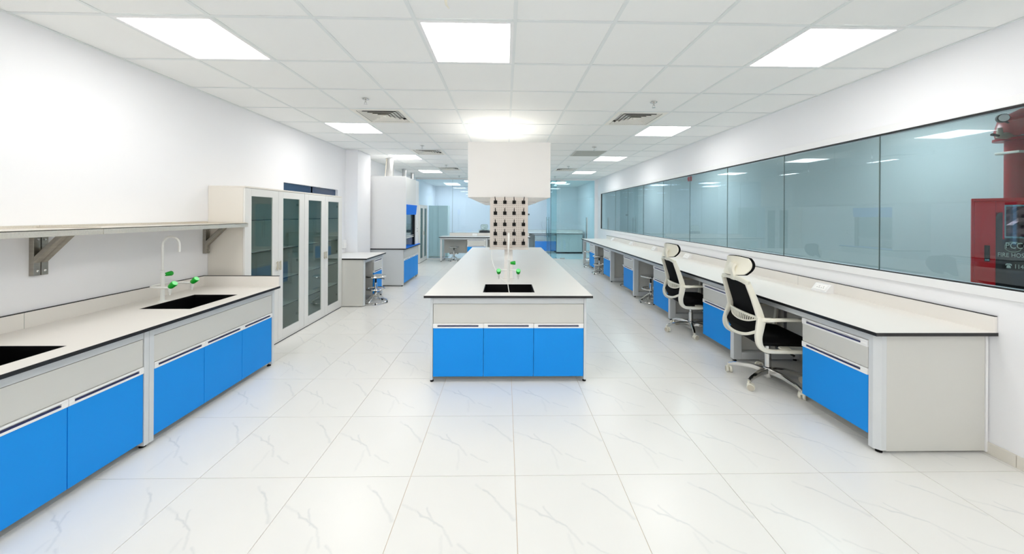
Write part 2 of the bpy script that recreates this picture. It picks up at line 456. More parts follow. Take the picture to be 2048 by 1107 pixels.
for x0, x1 in ((XL, XL + .02), (XR - .02, XR)):
    B().box(x0, x1, YB, YP, CE - .001, CE + .004).obj('wall_angle', 'tee', ceil)
B().box(XL, XR, YP, YE, CE, CE + .02).obj('ceiling_panel', 'ceiling_tile', ceil)

# square LED panels
def light_fixture(x, y, z, mat, s=CP, label=None, group=None):
    e = empty('ceiling_light', (x, y, z), label=label, cat='ceiling light', group=group)
    b = B(); h = s / 2 - .008; f = .022
    b.box(-h, h, -h, -h + f, -.001, .03).box(-h, h, h - f, h, -.001, .03).box(-h, -h + f, -h + f, h - f, -.001, .03).box(h - f, h, -h + f, h - f, -.001, .03)
    b.obj('frame', 'white_paint', e)
    B().box(-h + f, h - f, -h + f, h - f, .002, .012).obj('diffuser', mat, e)
    return e
rowname = {-8: 'in the last row behind the viewpoint', -4: 'in the row just behind the viewpoint', 0: 'in the nearest row', 4: 'in the second row', 8: 'in the third row', 12: 'in the farthest row'}
colname = {0: 'along the left wall', 3: 'above the island', 7: 'along the right window wall'}
for i, j in lights:
    light_fixture(CX + CP * (i + .5), CY + CP * (j + .5), CE, 'lamp', label='square white ceiling light %s, %s' % (rowname[j], colname[i]), group='square ceiling lights of the laboratory')

# four-way air diffusers
def vent(x, y, label):
    e = empty('air_diffuser', (x, y, CE), label=label, cat='air vent', group='four-way ceiling air diffusers')
    h = CP / 2 - .012
    b = B()
    f = .05
    b.box(-h, h, -h, -h + f, -.002, .004).box(-h, h, h - f, h, -.002, .004).box(-h, -h + f, -h + f, h - f, -.002, .004).box(h - f, h, -h + f, h - f, -.002, .004)
    b.obj('frame', 'vent_white', e)
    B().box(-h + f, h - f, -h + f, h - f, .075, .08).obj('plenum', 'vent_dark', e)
    b = B()
    for s, n in ((1, 0), (-1, 0), (0, 1), (0, -1)):
        a = h - f
        if n == 0: b.box(min(s * a, s * (a + .003)), max(s * a, s * (a + .003)), -a, a, 0, .078)
        else: b.box(-a, a, min(n * a, n * (a + .003)), max(n * a, n * (a + .003)), 0, .078)
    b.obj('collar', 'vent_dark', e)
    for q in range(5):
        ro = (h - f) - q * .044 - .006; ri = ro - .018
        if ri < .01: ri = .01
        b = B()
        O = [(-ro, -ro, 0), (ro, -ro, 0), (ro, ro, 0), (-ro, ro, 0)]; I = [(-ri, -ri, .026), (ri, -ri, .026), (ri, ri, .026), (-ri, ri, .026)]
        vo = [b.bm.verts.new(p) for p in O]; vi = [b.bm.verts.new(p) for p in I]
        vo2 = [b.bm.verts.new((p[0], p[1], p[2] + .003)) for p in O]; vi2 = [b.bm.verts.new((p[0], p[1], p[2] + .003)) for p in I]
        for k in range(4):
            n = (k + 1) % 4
            b.bm.faces.new((vo[k], vo[n], vi[n], vi[k])); b.bm.faces.new((vo2[n], vo2[k], vi2[k], vi2[n])).material_index = 1  # upper faces coloured black to stand in for their unlit shade
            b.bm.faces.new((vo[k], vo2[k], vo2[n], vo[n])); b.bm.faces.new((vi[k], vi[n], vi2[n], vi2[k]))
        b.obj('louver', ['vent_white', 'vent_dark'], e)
    B().box(-.02, .02, -.02, .02, .0, .02).obj('core', 'vent_white', e)
    return e
vl = {(1, 3): 'four-way air diffuser nearest on the left of the ceiling', (6, 3): 'four-way air diffuser nearest on the right of the ceiling',
      (1, 7): 'four-way air diffuser second on the left of the ceiling', (1, 11): 'four-way air diffuser farthest on the left of the ceiling',
      (6, 11): 'four-way air diffuser farthest on the right, beside the canopy', (1, -5): 'four-way air diffuser behind the viewpoint on the left', (6, -5): 'four-way air diffuser behind the viewpoint on the right'}
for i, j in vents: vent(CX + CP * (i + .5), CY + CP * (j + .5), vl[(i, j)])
for i, j in panel:
    x, y = CX + CP * (i + .5), CY + CP * (j + .5); h = CP / 2 - .015
    e = empty('return_grille', (x, y, CE), label='flat grey return air panel in the ceiling right of the canopy', cat='air panel')
    B().box(-h, h, -h, h, -.002, .01).obj('plate', 'grey_panel', e)
    b = B()
    for q in range(14):
        yy = -h + .04 + q * (2 * h - .08) / 13; b.box(-h + .03, h - .03, yy - .006, yy + .006, -.004, -.0015)
    b.obj('slats', 'grey_panel', e)

# sprinkler heads
def sprinkler():
    e = empty('sprinkler', (0, 0, CE))
    B().lathe([(.036, 0), (.036, -.003), (.03, -.008), (.012, -.010)], n=16).obj('rosette', 'chrome', e, True)
    B().lathe([(.007, 0), (.007, -.028), (.010, -.03), (.010, -.034), (.004, -.036)], n=10).obj('stem', 'chrome', e, True)
    b = B()
    for s in (-1, 1): b.tube([(s * .008, 0, -.032), (s * .013, 0, -.042), (s * .004, 0, -.054)], .002, 6)
    b.obj('yoke', 'chrome', e, True)
    B().lathe([(.004, -.052), (.018, -.055), (.018, -.057), (.002, -.058)], n=12).obj('deflector', 'chrome', e, True)
    return e
sp0 = sprinkler()
sp = [(-1.46, 3.66, 'nearest on the left'), (1.56, 3.66, 'nearest on the right'), (-1.46, 6.13, 'second on the left'), (1.56, 6.13, 'second on the right'),
      (-1.45, 8.55, 'third on the left'), (1.55, 8.6, 'third on the right'), (-1.45, 10.95, 'farthest on the left'), (1.55, 10.95, 'farthest on the right')]
for n, (x, y, d) in enumerate(sp):
    o = sp0 if n == 0 else copy_tree(sp0)
    o.location = (x, y, CE); tag(o, 'pendant chrome sprinkler head in the ceiling, ' + d, 'sprinkler', 'ceiling sprinklers')
# loose cream tape dangling from the ceiling
e = empty('ceiling_hook', (-.30, 1.93, CE), label='small cream hook with a curled tail dangling from the ceiling', cat='ceiling hook')
B().lathe([(.030, 0), (.034, -.010), (.026, -.022), (.010, -.026)], (.05, -.045, 0), n=16).obj('rosette', 'cream', e, True)
B().bar([(.02, -.06, -.01), (-.02, -.055, -.018), (-.03, -.03, -.03), (-.032, .0, -.04), (-.02, .025, -.046)], [.012, .016, .016, .012, .003], .003).obj('tail', 'cream', e, True)

# ------------------------------------------------------------------ bench units (local: width along +x, front faces -y)
def front_panel(e, name, x0, x1, z0, z1, mat, handle=True, hh=.043):
    """a drawer front or door; its pull is a white strip along the top with a navy groove"""
    top = z1 - hh if handle else z1
    d = B().box(x0 + .0017, x1 - .0017, -.002, .016, z0, top, .0012).obj(name, mat, e)
    if handle:
        b = B(); zb, zt = z1 - hh + .0005, z1 - .001; gx0, gx1 = x0 + .026 if x1 - x0 < .45 else x0 + .04, x1 - .03 if x1 - x0 < .45 else x1 - .045
        zs0, zs1 = zb + .014, zt - .012
        b.box(x0 + .001, x1 - .001, -.008, .016, zs1, zt, .0015).box(x0 + .001, x1 - .001, -.008, .016, zb, zs0, .0015)
        b.box(x0 + .001, gx0, -.008, .016, zs0, zs1).box(gx1, x1 - .001, -.008, .016, zs0, zs1)
        b.box(gx0, gx1, .008, .016, zs0, zs1)
        b.obj('handle', 'handle', d)
        B().box(gx0, gx1, -.0075, .0085, zs0 - .001, zs0 + .0055).obj('handle_groove', 'navy', d)
    return d
def sink_unit(loc, rz, w, ndoors, label, depth=.5, group=None):
    """apron panel above a row of blue doors"""
    e = empty('base_cabinet', loc, rz, label, 'cabinet', group)
    b = B()
    b.box(0, .016, .018, depth, .055, .745).box(w - .016, w, .018, depth, .055, .745).box(.016, w - .016, depth - .016, depth, .055, .745)
    b.box(.016, w - .016, .018, depth - .016, .055, .071)
    b.obj('carcass', 'grey_lam', e)
    B().box(.002, w - .002, -.001, .016, .532, .704, .0012).obj('apron', 'grey_lam', e)
    dw = w / ndoors
    for k in range(ndoors): front_panel(e, 'door', k * dw, (k + 1) * dw, .052, .530, 'blue')
    return e
def drawer_unit(loc, rz, w, label, depth=.48, group=None):
    e = empty('drawer_unit', loc, rz, label, 'drawer unit', group)
    b = B()
    b.box(0, .016, .018, depth, .10, .70).box(w - .016, w, .018, depth, .10, .70).box(.016, w - .016, depth - .016, depth, .10, .70)
    b.box(.016, w - .016, .018, depth - .016, .10, .116).box(.016, w - .016, .018, depth - .016, .684, .70)
    b.obj('carcass', 'grey_lam', e)
    front_panel(e, 'drawer', 0, w, .523, .704, 'grey_lam', hh=.046)
    front_panel(e, 'door', 0, w, .100, .521, 'blue', hh=.043)
    return e
def slab(name, label, x0, x1, y0, y1, holes=(), splash=None, seams=()):
    """laminate worktop with a black core edge; holes: (x0,x1,y0,y1); splash: list of (x0,x1,y0,y1) upstands"""
    org = ((x0 + x1) / 2, (y0 + y1) / 2, T)
    e = empty(name, org, label=label, cat='worktop')
    def plates(z0, z1, ins, bev=0.0):
        b = B()
        ys = sorted({y0 + ins, y1 - ins} | {h[2] for h in holes} | {h[3] for h in holes})
        for a, c in zip(ys, ys[1:]):
            hs = sorted(h for h in holes if h[2] <= a + 1e-6 and h[3] >= c - 1e-6)
            x = x0 + ins
            for h in hs:
                b.box(x, h[0], a, c, z0, z1); x = h[1]
            b.box(x, x1 - ins, a, c, z0, z1)
        return b
    plates(T - .022, T - .001, 0).obj('core', 'black_edge', e, org=org)
    plates(T - .001, T, .0015).obj('laminate', 'worktop', e, org=org)
    for (a, c, d, f) in (splash or ()):
        p = B().box(a, c, d, f, T, T + .098).obj('upstand', 'worktop', e, org=org)
        B().box(a - .0006, c + .0006, d - .0006, f + .0006, T + .098, T + .103).obj('upstand_edge', 'black_edge', p, org=org)
    for (a, c, d, f, z0, z1) in seams:
        B().box(a, c, d, f, z0, z1).obj('seam', 'grey_panel', e, org=org)
    return e
def basin(name, label, x0, x1, y0, y1, depth=.22):
    org = ((x0 + x1) / 2, (y0 + y1) / 2, T)
    e = empty(name, org, label=label, cat='sink')
    b = B(); t = .008; zt = T - .0005; zb = T - depth
    b.box(x0 - t, x0 + .001, y0 - t, y1 + t, zb, T - .023).box(x1 - .001, x1 + t, y0 - t, y1 + t, zb, T - .023)
    b.box(x0, x1, y0 - t, y0 + .001, zb, T - .023).box(x0, x1, y1 - .001, y1 + t, zb, T - .023)
    b.box(x0 - t, x1 + t, y0 - t, y1 + t, zb - t, zb)
    b.obj('bowl', 'sink_black', e, org=org)
    r = B(); q = .006
    r.box(x0 + .0005, x1 - .0005, y0 + .0005, y0 + q, T - .024, zt).box(x0 + .0005, x1 - .0005, y1 - q, y1 - .0005, T - .024, zt)
    r.box(x0 + .0005, x0 + q, y0 + q, y1 - q, T - .024, zt).box(x1 - q, x1 - .0005, y0 + q, y1 - q, T - .024, zt)
    r.obj('rim', 'sink_black', e, org=org)
    B().lathe([(.035, 0), (.035, .004), (.02, .005), (.018, .002)], ((x0 + x1) / 2, (y0 + y1) / 2, zb), n=16).obj('drain', 'black_plastic', e, True, org=org)
    return e

# ------------------------------------------------------------------ left bench
LX = -2.30
sink_a = (-2.755, -2.375, 2.68, 3.154); sink_b = (-2.745, -2.378, 1.47, 1.945)
slab('worktop', 'long cream worktop with black edge and two black sinks along the left wall', -2.999, -2.245, -.12, 3.535, (sink_a, sink_b),
     [(-2.998, -2.985, -.12, 3.522), (-2.998, -2.252, 3.522, 3.535)], [(-2.9852, -2.9842, 2.225, 2.228, T, T + .098)])
basin('sink', 'black square sink beside the white tap on the left bench', *sink_a)
basin('sink', 'black sink cut by the left edge of the picture', *sink_b)
sink_unit((LX, 2.333, 0), PI / 2, 1.155, 3, 'three-door blue base cabinet below the white tap, beside the glass cabinets', group='blue base cabinets of the left bench')
sink_unit((LX, 1.112, 0), PI / 2, 1.155, 3, 'blue base cabinet at the left edge of the picture, nearest the viewer', group='blue base cabinets of the left bench')
sink_unit((LX, -.106, 0), PI / 2, 1.155, 3, 'blue base cabinet of the left bench beside the viewpoint', group='blue base cabinets of the left bench')
e = empty('bench_frame', (-2.6, 1.7, 0), label='light grey steel frame carrying the left sink bench', cat='bench frame')
og = (-2.6, 1.7, 0)
for ya, yb in ((-.166, -.108), (1.051, 1.110), (2.269, 2.331), (3.490, 3.522)):
    b = B(); ym = (ya + yb) / 2
    if yb - ya > .05:
        b.box(LX - .07, LX + .006, ya, ym - .001, .022, T - .0225, .002).box(LX - .07, LX + .006, ym + .001, yb, .022, T - .0225, .002)
    else: b.box(LX - .07, LX + .006, ya, yb, .022, T - .0225, .002)
    b.box(-2.95, LX - .07, ya, yb, .022, .07).box(-2.99, -2.93, ya, yb, .022, T - .0225)
    b.obj('leg_frame', 'frame', e, org=og)
    b = B()
    for xx in (LX - .035, -2.96): b.lathe([(.018, 0), (.018, .008), (.008, .010), (.008, .024)], (xx, ym, 0), n=10)
    b.obj('foot', 'black_plastic', e, True, org=og)
for ya, yb in ((-.106, 1.049), (1.112, 2.267), (2.333, 3.488)):
    B().box(LX - .03, LX + .002, ya, yb, .7075, T - .0225, .001).obj('top_rail', 'frame', e, org=og)

# taps with three green knobs (local: spout leans towards -y, arms along x)
def tap(loc, rz, label):
    e = empty('lab_tap', loc, rz, label, 'tap', 'white laboratory taps with green knobs')
    B().lathe([(.030, 0), (.030, .004), (.016, .008), (.0145, .012), (.0145, .240), (.017, .242), (.017, .250), (.012, .254)], n=18).obj('column', 'tap_white', e, True)
    pts = [(0, 0, .25)] + [(0, 0, .30 + .02 * k) for k in range(8)]
    R = .068
    for k in range(1, 13):
        a = PI * k / 12 * 1.0; pts.append((0, -R + R * math.cos(a), .46 + R * math.sin(a)))
    pts += [(0, -2 * R, .43), (0, -2 * R, .405)]
    B().tube(pts, .0085, 12).obj('spout', 'tap_white', e, True)
    k = B().lathe([(.012, 0), (.015, .006), (.021, .046), (.018, .052), (.004, .054)], (.022, 0, .215), (1, -.1, .05), 14).obj('knob', 'green', e, True)
    B().lathe([(.006, 0), (.006, .028)], (.010, 0, .215), (1, 0, 0), 8).obj('knob_neck', 'tap_white', k, True)
    for s in (-1, 1):
        arm = smooth_pts([(0, .0, .140), (s * .05, .018, .138), (s * .088, .004, .136), (s * .104, -.045, .134), (s * .100, -.10, .132), (s * .098, -.15, .130)], 4)
        B().tube(arm, .0085, 10).obj('arm', 'tap_white', e, True)
        n = B().lathe([(.006, -.055), (.0075, -.035), (.012, -.026), (.012, .004), (.008, .008)], (s * .098, -.152, .128), (0, 0, 1), 12).obj('nozzle', 'tap_white', e, True)
        kn = B().lathe([(.016, 0), (.020, .008), (.0235, .044), (.0215, .050)], (s * .098, -.152, .135), (0, -.75, .66), 14).obj('knob', 'green', e, True)
        c = Vector((s * .098, -.152, .135)) + Vector((0, -.75, .66)).normalized() * .050
        B().lathe([(.0205, 0), (.0195, .003), (.014, .0035), (.002, .001)], c, (0, -.75, .66), 14).obj('knob_cap', 'green_cap', kn, True)
    return e
tap((-2.805, 2.915, T), PI / 2, 'white tap with three green knobs on the left bench')

# stainless wall shelf
def wall_shelf(ya, yb, label):
    org = (XL, ya, 1.37)
    e = empty('wall_shelf', org, label=label, cat='shelf', group='stainless steel wall shelves')
    b = B(); x0, x1 = XL + .002, -2.592
    b.box(x0, x1, ya, yb, 1.404, 1.408).box(x1 - .004, x1, ya, yb, 1.37, 1.410).box(x1 - .03, x1 - .004, ya, yb, 1.37, 1.374)
    b.box(x0, x0 + .003, ya, yb, 1.37, 1.425)
    b.obj('tray', 'steel', e, org=org)
    B().box(x0 + .003, x1 - .004, yb - .012, yb - .009, 1.408, 1.416).obj('divider', 'steel', e, org=org)
    return e, org
def bracket(e, org, yc, wd=.072):
    b = B(); h = wd / 2
    b.box(XL, XL + .030, yc - h, yc - .002, 1.106, 1.37, .002).box(XL, XL + .030, yc + .002, yc + h, 1.106, 1.37, .002)
    br = b.obj('bracket', 'steel_dark', e, org=org)
    b = B()
    for s in (-1, 1):
        yy = yc + s * h * .5; d = h * .46
        b.bar([(XL + .02, yy, 1.20), (XL + .195, yy, 1.372)], d * 2, .034, (0, 0, 1))
    b.obj('strut', 'steel_dark', br, org=org)
    for s in (-1, 1):
        for z in (1.135, 1.335):
            B().lathe([(.007, 0), (.007, .003), (.003, .005)], (XL + .030, yc + s * h * .5, z), (1, 0, 0), 10).obj('screw', 'chrome', br, True, org=org)
s1, o1 = wall_shelf(2.305, 3.572, 'stainless steel wall shelf section next to the glass cabinets')
bracket(s1, o1, 3.545, .048); bracket(s1, o1, 2.345 - .052, .072)
s2, o2 = wall_shelf(.9, 2.302, 'stainless steel wall shelf section at the left edge of the picture')
bracket(s2, o2, 1.0, .072)

# ------------------------------------------------------------------ tall glass cabinets
def glass_cabinet(loc, label):
    """local: width along +x 1.05, front faces -y at y=0, back at y=.365"""
    e = empty('glass_cabinet', loc, PI / 2, label, 'cabinet', 'tall white cabinets with glass doors')
    W, D, H = 1.05, .365, 1.785
    b = B()
    b.box(0, .018, 0.02, D, .03, H - .018).box(W - .018, W, 0.02, D, .03, H - .018)
    b.box(.018, W - .018, D - .01, D, .03, H - .018).box(.018, W - .018, .02, D - .01, .03, .05)
    b.obj('carcass', 'cab_side', e)
    B().box(-.001, W + .001, 0, D, H - .018, H, .002).obj('top_board', 'cab_side', e)
    B().box(0, W, .004, D, .012, .03).obj('bottom_board', 'cab_white', e)
    B().box(.0, W, .008, D, 0, .012).obj('plinth', 'dark_gap', e)
    for z in (1.44, 1.095, .733, .40):
        s = B().box(.02, W - .02, .035, D - .012, z - (.006 if z > 1.4 else .012), z).obj('shelf', 'shelf_white' if z < 1.4 else 'pane_green', e)
        B().box(.02, W - .02, .033, .0352, z - .011, z - .001).obj('shelf_edge', 'black_edge', s)
    b = B(); b.box(W / 2 - .009, W / 2 + .009, .03, D - .012, .05, H - .02).obj('partition', 'cab_white', e)
    for k in range(2):
        x0, x1 = k * W / 2 + .0015, (k + 1) * W / 2 - .0015; z0, z1 = .034, H - .021
        sx = .088
        b = B(); ins = (x0 + (.088 if k == 0 else .072), x1 - (.105 if k == 0 else .116)); zi0, zi1 = z0 + .10, z1 - .078
        if k == 0: ins = (x0 + .092, x1 - .098)
        else: ins = (x0 + .085, x1 - .105)
        b.box(x0, ins[0], 0, .019, z0, z1, .0015).box(ins[1], x1, 0, .019, z0, z1, .0015)
        b.box(ins[0], ins[1], 0, .019, z0, zi0).box(ins[0], ins[1], 0, .019, zi1, z1)
        d = b.obj('door', 'cab_white', e)
        B().box(ins[0] - .002, ins[1] + .002, .009, .013, zi0 - .002, zi1 + .002).obj('pane', 'pane_cab', d)
        hx = x1 - .038 if k == 0 else x0 + .012
        b = B().box(hx, hx + .018, -.018, -.010, .85, .955, .002)
        for z in (.865, .935): b.box(hx + .004, hx + .014, -.012, 0, z, z + .008)
        b.obj('handle', 'cream_dark', d)
        for z in (.22, .9, 1.6):
            hx2 = ins[0] + .004 if k == 0 else ins[1] - .022
            B().box(hx2, hx2 + .018, .014, .03, z, z + .03, .002).obj('hinge', 'steel_dark', d)
    return e
c1 = glass_cabinet((-2.632, 3.58, 0), 'tall white glass-door cabinet nearest, against the end of the sink bench')
c2 = copy_tree(c1); c2.location = (-2.632, 4.632, 0); tag(c2, 'tall white glass-door cabinet farther along, next to the small desk')

# ------------------------------------------------------------------ C-frame legs used by the desks
def c_frame(e, org, axis, x_front, x_back, ya, yb, name='leg_frame', mat='frame', post=.085, zb=.022):
    """desk leg frame: front post, rear post, floor rail and top rail; x_front may be larger or smaller than x_back. axis 'x': depth along x, 'y': depth along y"""
    b = B(); s = 1 if x_back > x_front else -1
    def bx(u0, u1, z0, z1):
        u0, u1 = min(u0, u1), max(u0, u1)
        if axis == 'x': b.box(u0, u1, ya, yb, z0, z1, .0025)
        else: b.box(ya, yb, u0, u1, z0, z1, .0025)
    bx(x_front, x_front + s * post, zb, T - .0225)
    bx(x_back - s * .06, x_back, zb, T - .0225)
    bx(x_front + s * post, x_back - s * .06, zb, .095)
    bx(x_front + s * post, x_back - s * .06, T - .07, T - .0225)
    o = b.obj(name, mat, e, org=org)
    c = B(); ym = (ya + yb) / 2
    for u in (x_front + s * .03, x_back - s * .03):
        p = (u, ym, 0) if axis == 'x' else (ym, u, 0)
        c.lathe([(.018, 0), (.018, .008), (.008, .010), (.008, .024)], p, n=10)
    c.obj('foot', 'black_plastic', o, True, org=org)
    return o

# ------------------------------------------------------------------ right bench
RX = 2.372
slab('worktop', 'very long cream worktop with black edge under the right window', 2.318, 3.099, 2.135, 10.62, (),
     [(3.085, 3.098, 2.140, 10.60)], [(3.0842, 3.0852, y, y + .0025, T, T + .098) for y in (3.62, 3.37 + 2.4, 8.2)])
og = (2.7, 6.4, 0)
e = empty('bench_frame', og, label='light grey steel frame of the long right bench with end panel', cat='bench frame')
legs = [2.178, 3.575, 4.975, 6.385, 7.805, 9.195]
for y in legs[1:] + [10.55]: c_frame(e, og, 'x', RX, 3.07, y, y + .055)
b = B()
b.prism([(RX, 2.232), (RX, 2.205), (RX + .028, 2.178), (RX + .06, 2.178), (RX + .06, 2.232)], 'z', .022, T - .0225)
b.obj('corner_post', 'frame', e, org=og)
B().box(RX + .061, 3.075, 2.179, 2.197, .016, T - .0225, .0015).obj('end_panel', 'grey_lam', e, org=og)
B().box(3.076, 3.09, 2.174, 2.232, 0.012, T - .0225).obj('back_post', 'white_paint', e, org=og)
B().lathe([(.018, 0), (.018, .008), (.008, .010), (.008, .024)], (RX + .04, 2.205, 0), n=10).obj('foot', 'black_plastic', e, True, org=og)
ends = legs + [10.55]
dl = ['nearest, beside the end panel', 'second, between the two office chairs', 'third, left of the far office chair', 'fourth from the near end', 'fifth from the near end', 'last at the far end of the bench']
uw = .505
for n, y in enumerate(legs):
    y0 = y + .055
    B().box(RX + .004, RX + .034, y0, ends[n + 1], .7055, T - .0225, .001).obj('top_rail', 'frame', e, org=og)
    B().box(2.93, 2.945, y0, ends[n + 1], .16, .70).obj('modesty_panel', 'grey_lam', e, org=og)
    drawer_unit((RX, y0 + uw, 0), -PI / 2, uw, 'blue drawer unit of the right bench, ' + dl[n], group='blue drawer units under the right bench')
# sloped power boxes on the worktop
def power_box(loc, rz, label):
    e = empty('power_box', loc, rz, label, 'socket box', 'sloped white socket boxes')
    b = B().prism([(-.075, 0), (-.075, .012), (-.025, .075), (0, .078), (0, 0)], 'x', -.08, .08)
    b.obj('housing', 'white_paint', e)
    d = Vector((0, .05, .063)).normalized(); nrm = Vector((0, -.063, .05)).normalized(); c0 = Vector((0, -.05, .0435))
    def on(u, v, h): return c0 + Vector((u, 0, 0)) + d * v + nrm * h
    b = B()
    vs = [b.bm.verts.new(on(u, v, h)) for h in (.0005, .004) for u, v in ((-.06, -.03), (.06, -.03), (.06, .03), (-.06, .03))]
    for q in ((0, 3, 2, 1), (4, 5, 6, 7), (0, 1, 5, 4), (1, 2, 6, 5), (2, 3, 7, 6), (3, 0, 4, 7)): b.bm.faces.new([vs[i] for i in q])
    p = b.obj('socket_plate', 'handle', e)
    b = B()
    for u in (-.033, -.011, .011, .033): b.lathe([(.0035, .0042), (.0035, .0046)], on(u, -.006, 0), nrm, 8)
    for u in (-.018, .026): b.bar([on(u, .004, .0044), on(u + .004, .016, .0044)], .0025, .0008, nrm)
    b.obj('socket_holes', 'dark_gap', p)
    return e
for n, (y, d) in enumerate(((3.30, 'nearest the viewer'), (5.80, 'behind the far office chair'), (7.10, 'third along the bench'), (8.40, 'fourth along the bench'), (9.85, 'farthest along the bench'))):
    power_box((3.085, y, T), -PI / 2, 'white sloped socket box on the right worktop, ' + d)

# ------------------------------------------------------------------ island
IX0, IX1, IY0, IY1 = -.722, .790, 3.118, 7.70
isink = (-.206, .278, 3.250, 3.632)
slab('worktop', 'large cream island worktop with black edge in the middle of the room', IX0, IX1, IY0, IY1, (isink,))
e = basin('sink', 'black sink at the near end of the island', *isink)
og = (.034, 5.4, 0)
sink_unit((-.644, 3.150, 0), 0, 1.357, 3, 'three-door blue base cabinet at the near end of the island', depth=.55)
e = empty('bench_frame', og, label='light grey steel frame and side panels of the island bench', cat='bench frame')
for x0, x1 in ((-.669, -.646), (.715, .738)):
    b = B().box(x0, x1, 3.146, 3.21, .022, T - .0225, .002).box(x0, x1, 7.60, 7.66, .022, T - .0225, .002).box(x0, x1, 3.21, 7.60, .022, .07).box(x0, x1, 3.21, 7.60, .70, T - .0225)
    l = b.obj('leg_frame', 'frame', e, org=og)
    c = B()
    for y in (3.175, 7.63): c.lathe([(.016, 0), (.016, .008), (.007, .010), (.007, .024)], ((x0 + x1) / 2, y, 0), n=10)
    c.obj('foot', 'black_plastic', l, True, org=og)
B().box(-.645, .714, 3.150, 3.180, .7065, T - .0225, .001).obj('top_rail', 'frame', e, org=og)
B().box(-.645, .714, 7.62, 7.65, .7065, T - .0225, .001).obj('top_rail', 'frame', e, org=og)
iu = ['nearest', 'second', 'third', 'farthest']
for s in (-1, 1):
    for k in range(4):
        y0 = 3.72 + k * .96
        if s < 0: sink_unit((-.655, y0 + .93, 0), -PI / 2, .93, 2, 'two-door blue cabinet in the left flank of the island, ' + iu[k], depth=.45, group='blue cabinets in the island flanks')
        else: sink_unit((.724, y0, 0), PI / 2, .93, 2, 'two-door blue cabinet in the right flank of the island, ' + iu[k], depth=.45, group='blue cabinets in the island flanks')
tap((.034, 3.672, T), 0, 'white tap with three green knobs at the island sink')

# peg drying rack
org = (.040, 3.95, T)
e = empty('drying_rack', org, label='grey perforated drying rack with black pegs standing on the island', cat='drying rack')
ry = 3.955
bd = B().box(-.174, .256, ry, ry + .012, 1.135, 1.702, .002).obj('pegboard', 'rack', e, org=org)
b = B()
pitch = .0211; xs0 = .041 - 8 * pitch
for i in range(17):
    for j in range(24):
        x, z = xs0 + i * pitch, 1.172 + j * .0209
        q = .0042
        vs = [b.bm.verts.new((x + q * math.cos(PI / 4 + k * PI / 2), ry - .0004, z + q * math.sin(PI / 4 + k * PI / 2))) for k in range(4)]
        b.bm.faces.new(vs)
b.obj('perforation', 'hole', bd, org=org, kind='stuff')
b = B().box(-.176, .258, ry - .055, ry + .012, 1.118, 1.122).box(-.176, .258, ry - .058, ry - .055, 1.118, 1.136)
b.box(-.176, -.173, ry - .055, ry + .012, 1.118, 1.136).box(.255, .258, ry - .055, ry + .012, 1.118, 1.136)
b.obj('drip_tray', 'rack', e, org=org)
B().box(-.010, .085, ry + .013, ry + .05, T, 1.60, .003).obj('post', 'hood_white', e, org=org)
B().box(-.03, .105, ry - .01, ry + .09, T, T + .006, .002).obj('base_plate', 'hood_white', e, org=org)
peg_rows = [1.185, 1.292, 1.397, 1.524, 1.648]
for j, z in enumerate(peg_rows):
    for i in range(4):
        x = xs0 + (1.0 + 5 * i) * pitch - .01 + .004
        b = B().box(x - .0195, x + .0195, ry - .012, ry - .001, z - .0195, z + .0195, .002)
        t = 0.0
        if j == 4: t = (-.004, 0, -.004, .006)[i]
        b.tube([(x, ry - .012, z + .006), (x + t * .5, ry - .045, z + .032), (x + t, ry - .085, z + .056)], [.0055, .005, .004], 8)
        b.obj('peg', 'black_plastic', e, org=org)
# drain hose from the tray into the sink
hp = [(-.152, 3.91, 1.118), (-.152, 3.912, 1.08), (-.150, 3.905, 1.02), (-.130, 3.88, .95), (-.10, 3.84, .895), (-.055, 3.78, .84), (-.01, 3.72, .80), (.018, 3.66, .792), (.030, 3.60, .790), (.034, 3.40, .789), (.038, 3.25, .789), (.04, 3.225, .788)]
B().tube(hp, .0045, 8).obj('drain_hose', 'tap_white', smooth=True, label='thin white drain hose running from the rack across the island sink', cat='hose')

# ------------------------------------------------------------------ exhaust canopy over the island
hx0, hx1, hy0, hy1, hz, ht = -.431, .515, 4.005, 7.70, 1.706, 2.338
org = ((hx0 + hx1) / 2, 5.85, CE)
e = empty('exhaust_canopy', org, label='big white boxed canopy hanging from the ceiling over the island', cat='canopy')
b = B()
b.box(hx0, hx1, hy0, hy0 + .012, hz, ht).box(hx0, hx1, hy1 - .012, hy1, hz, ht)
b.box(hx0, hx0 + .012, hy0 + .012, hy1 - .012, hz, ht).box(hx1 - .012, hx1, hy0 + .012, hy1 - .012, hz, ht)
b.box(hx0 + .012, hx1 - .012, hy0 + .012, hy1 - .012, ht - .012, ht)
b.obj('shell', 'hood_white', e, org=org)
b = B().box(hx0 + .012, -.26, hy0 + .012, hy0 + .13, hz + .003, hz + .010).box(.345, hx1 - .012, hy0 + .012, hy0 + .13, hz + .003, hz + .010)
b.box(hx0 + .012, hx1 - .012, hy0 + .13, hy1 - .012, hz + .003, hz + .010)
b.obj('soffit', 'hood_white', e, org=org)
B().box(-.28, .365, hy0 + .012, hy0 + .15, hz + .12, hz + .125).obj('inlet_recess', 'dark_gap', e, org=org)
B().box(-.40, .475, 5.5, 5.62, hz - .022, hz + .003, .004).obj('lamp_housing', 'white_paint', e, org=org)
for x in (-.30, .38):
    for y in (6.1, 7.4): B().tube([(x, y, ht - .005), (x, y, CE + .004)], .006, 8).obj('hanger_rod', 'chrome', e, True, org=org)

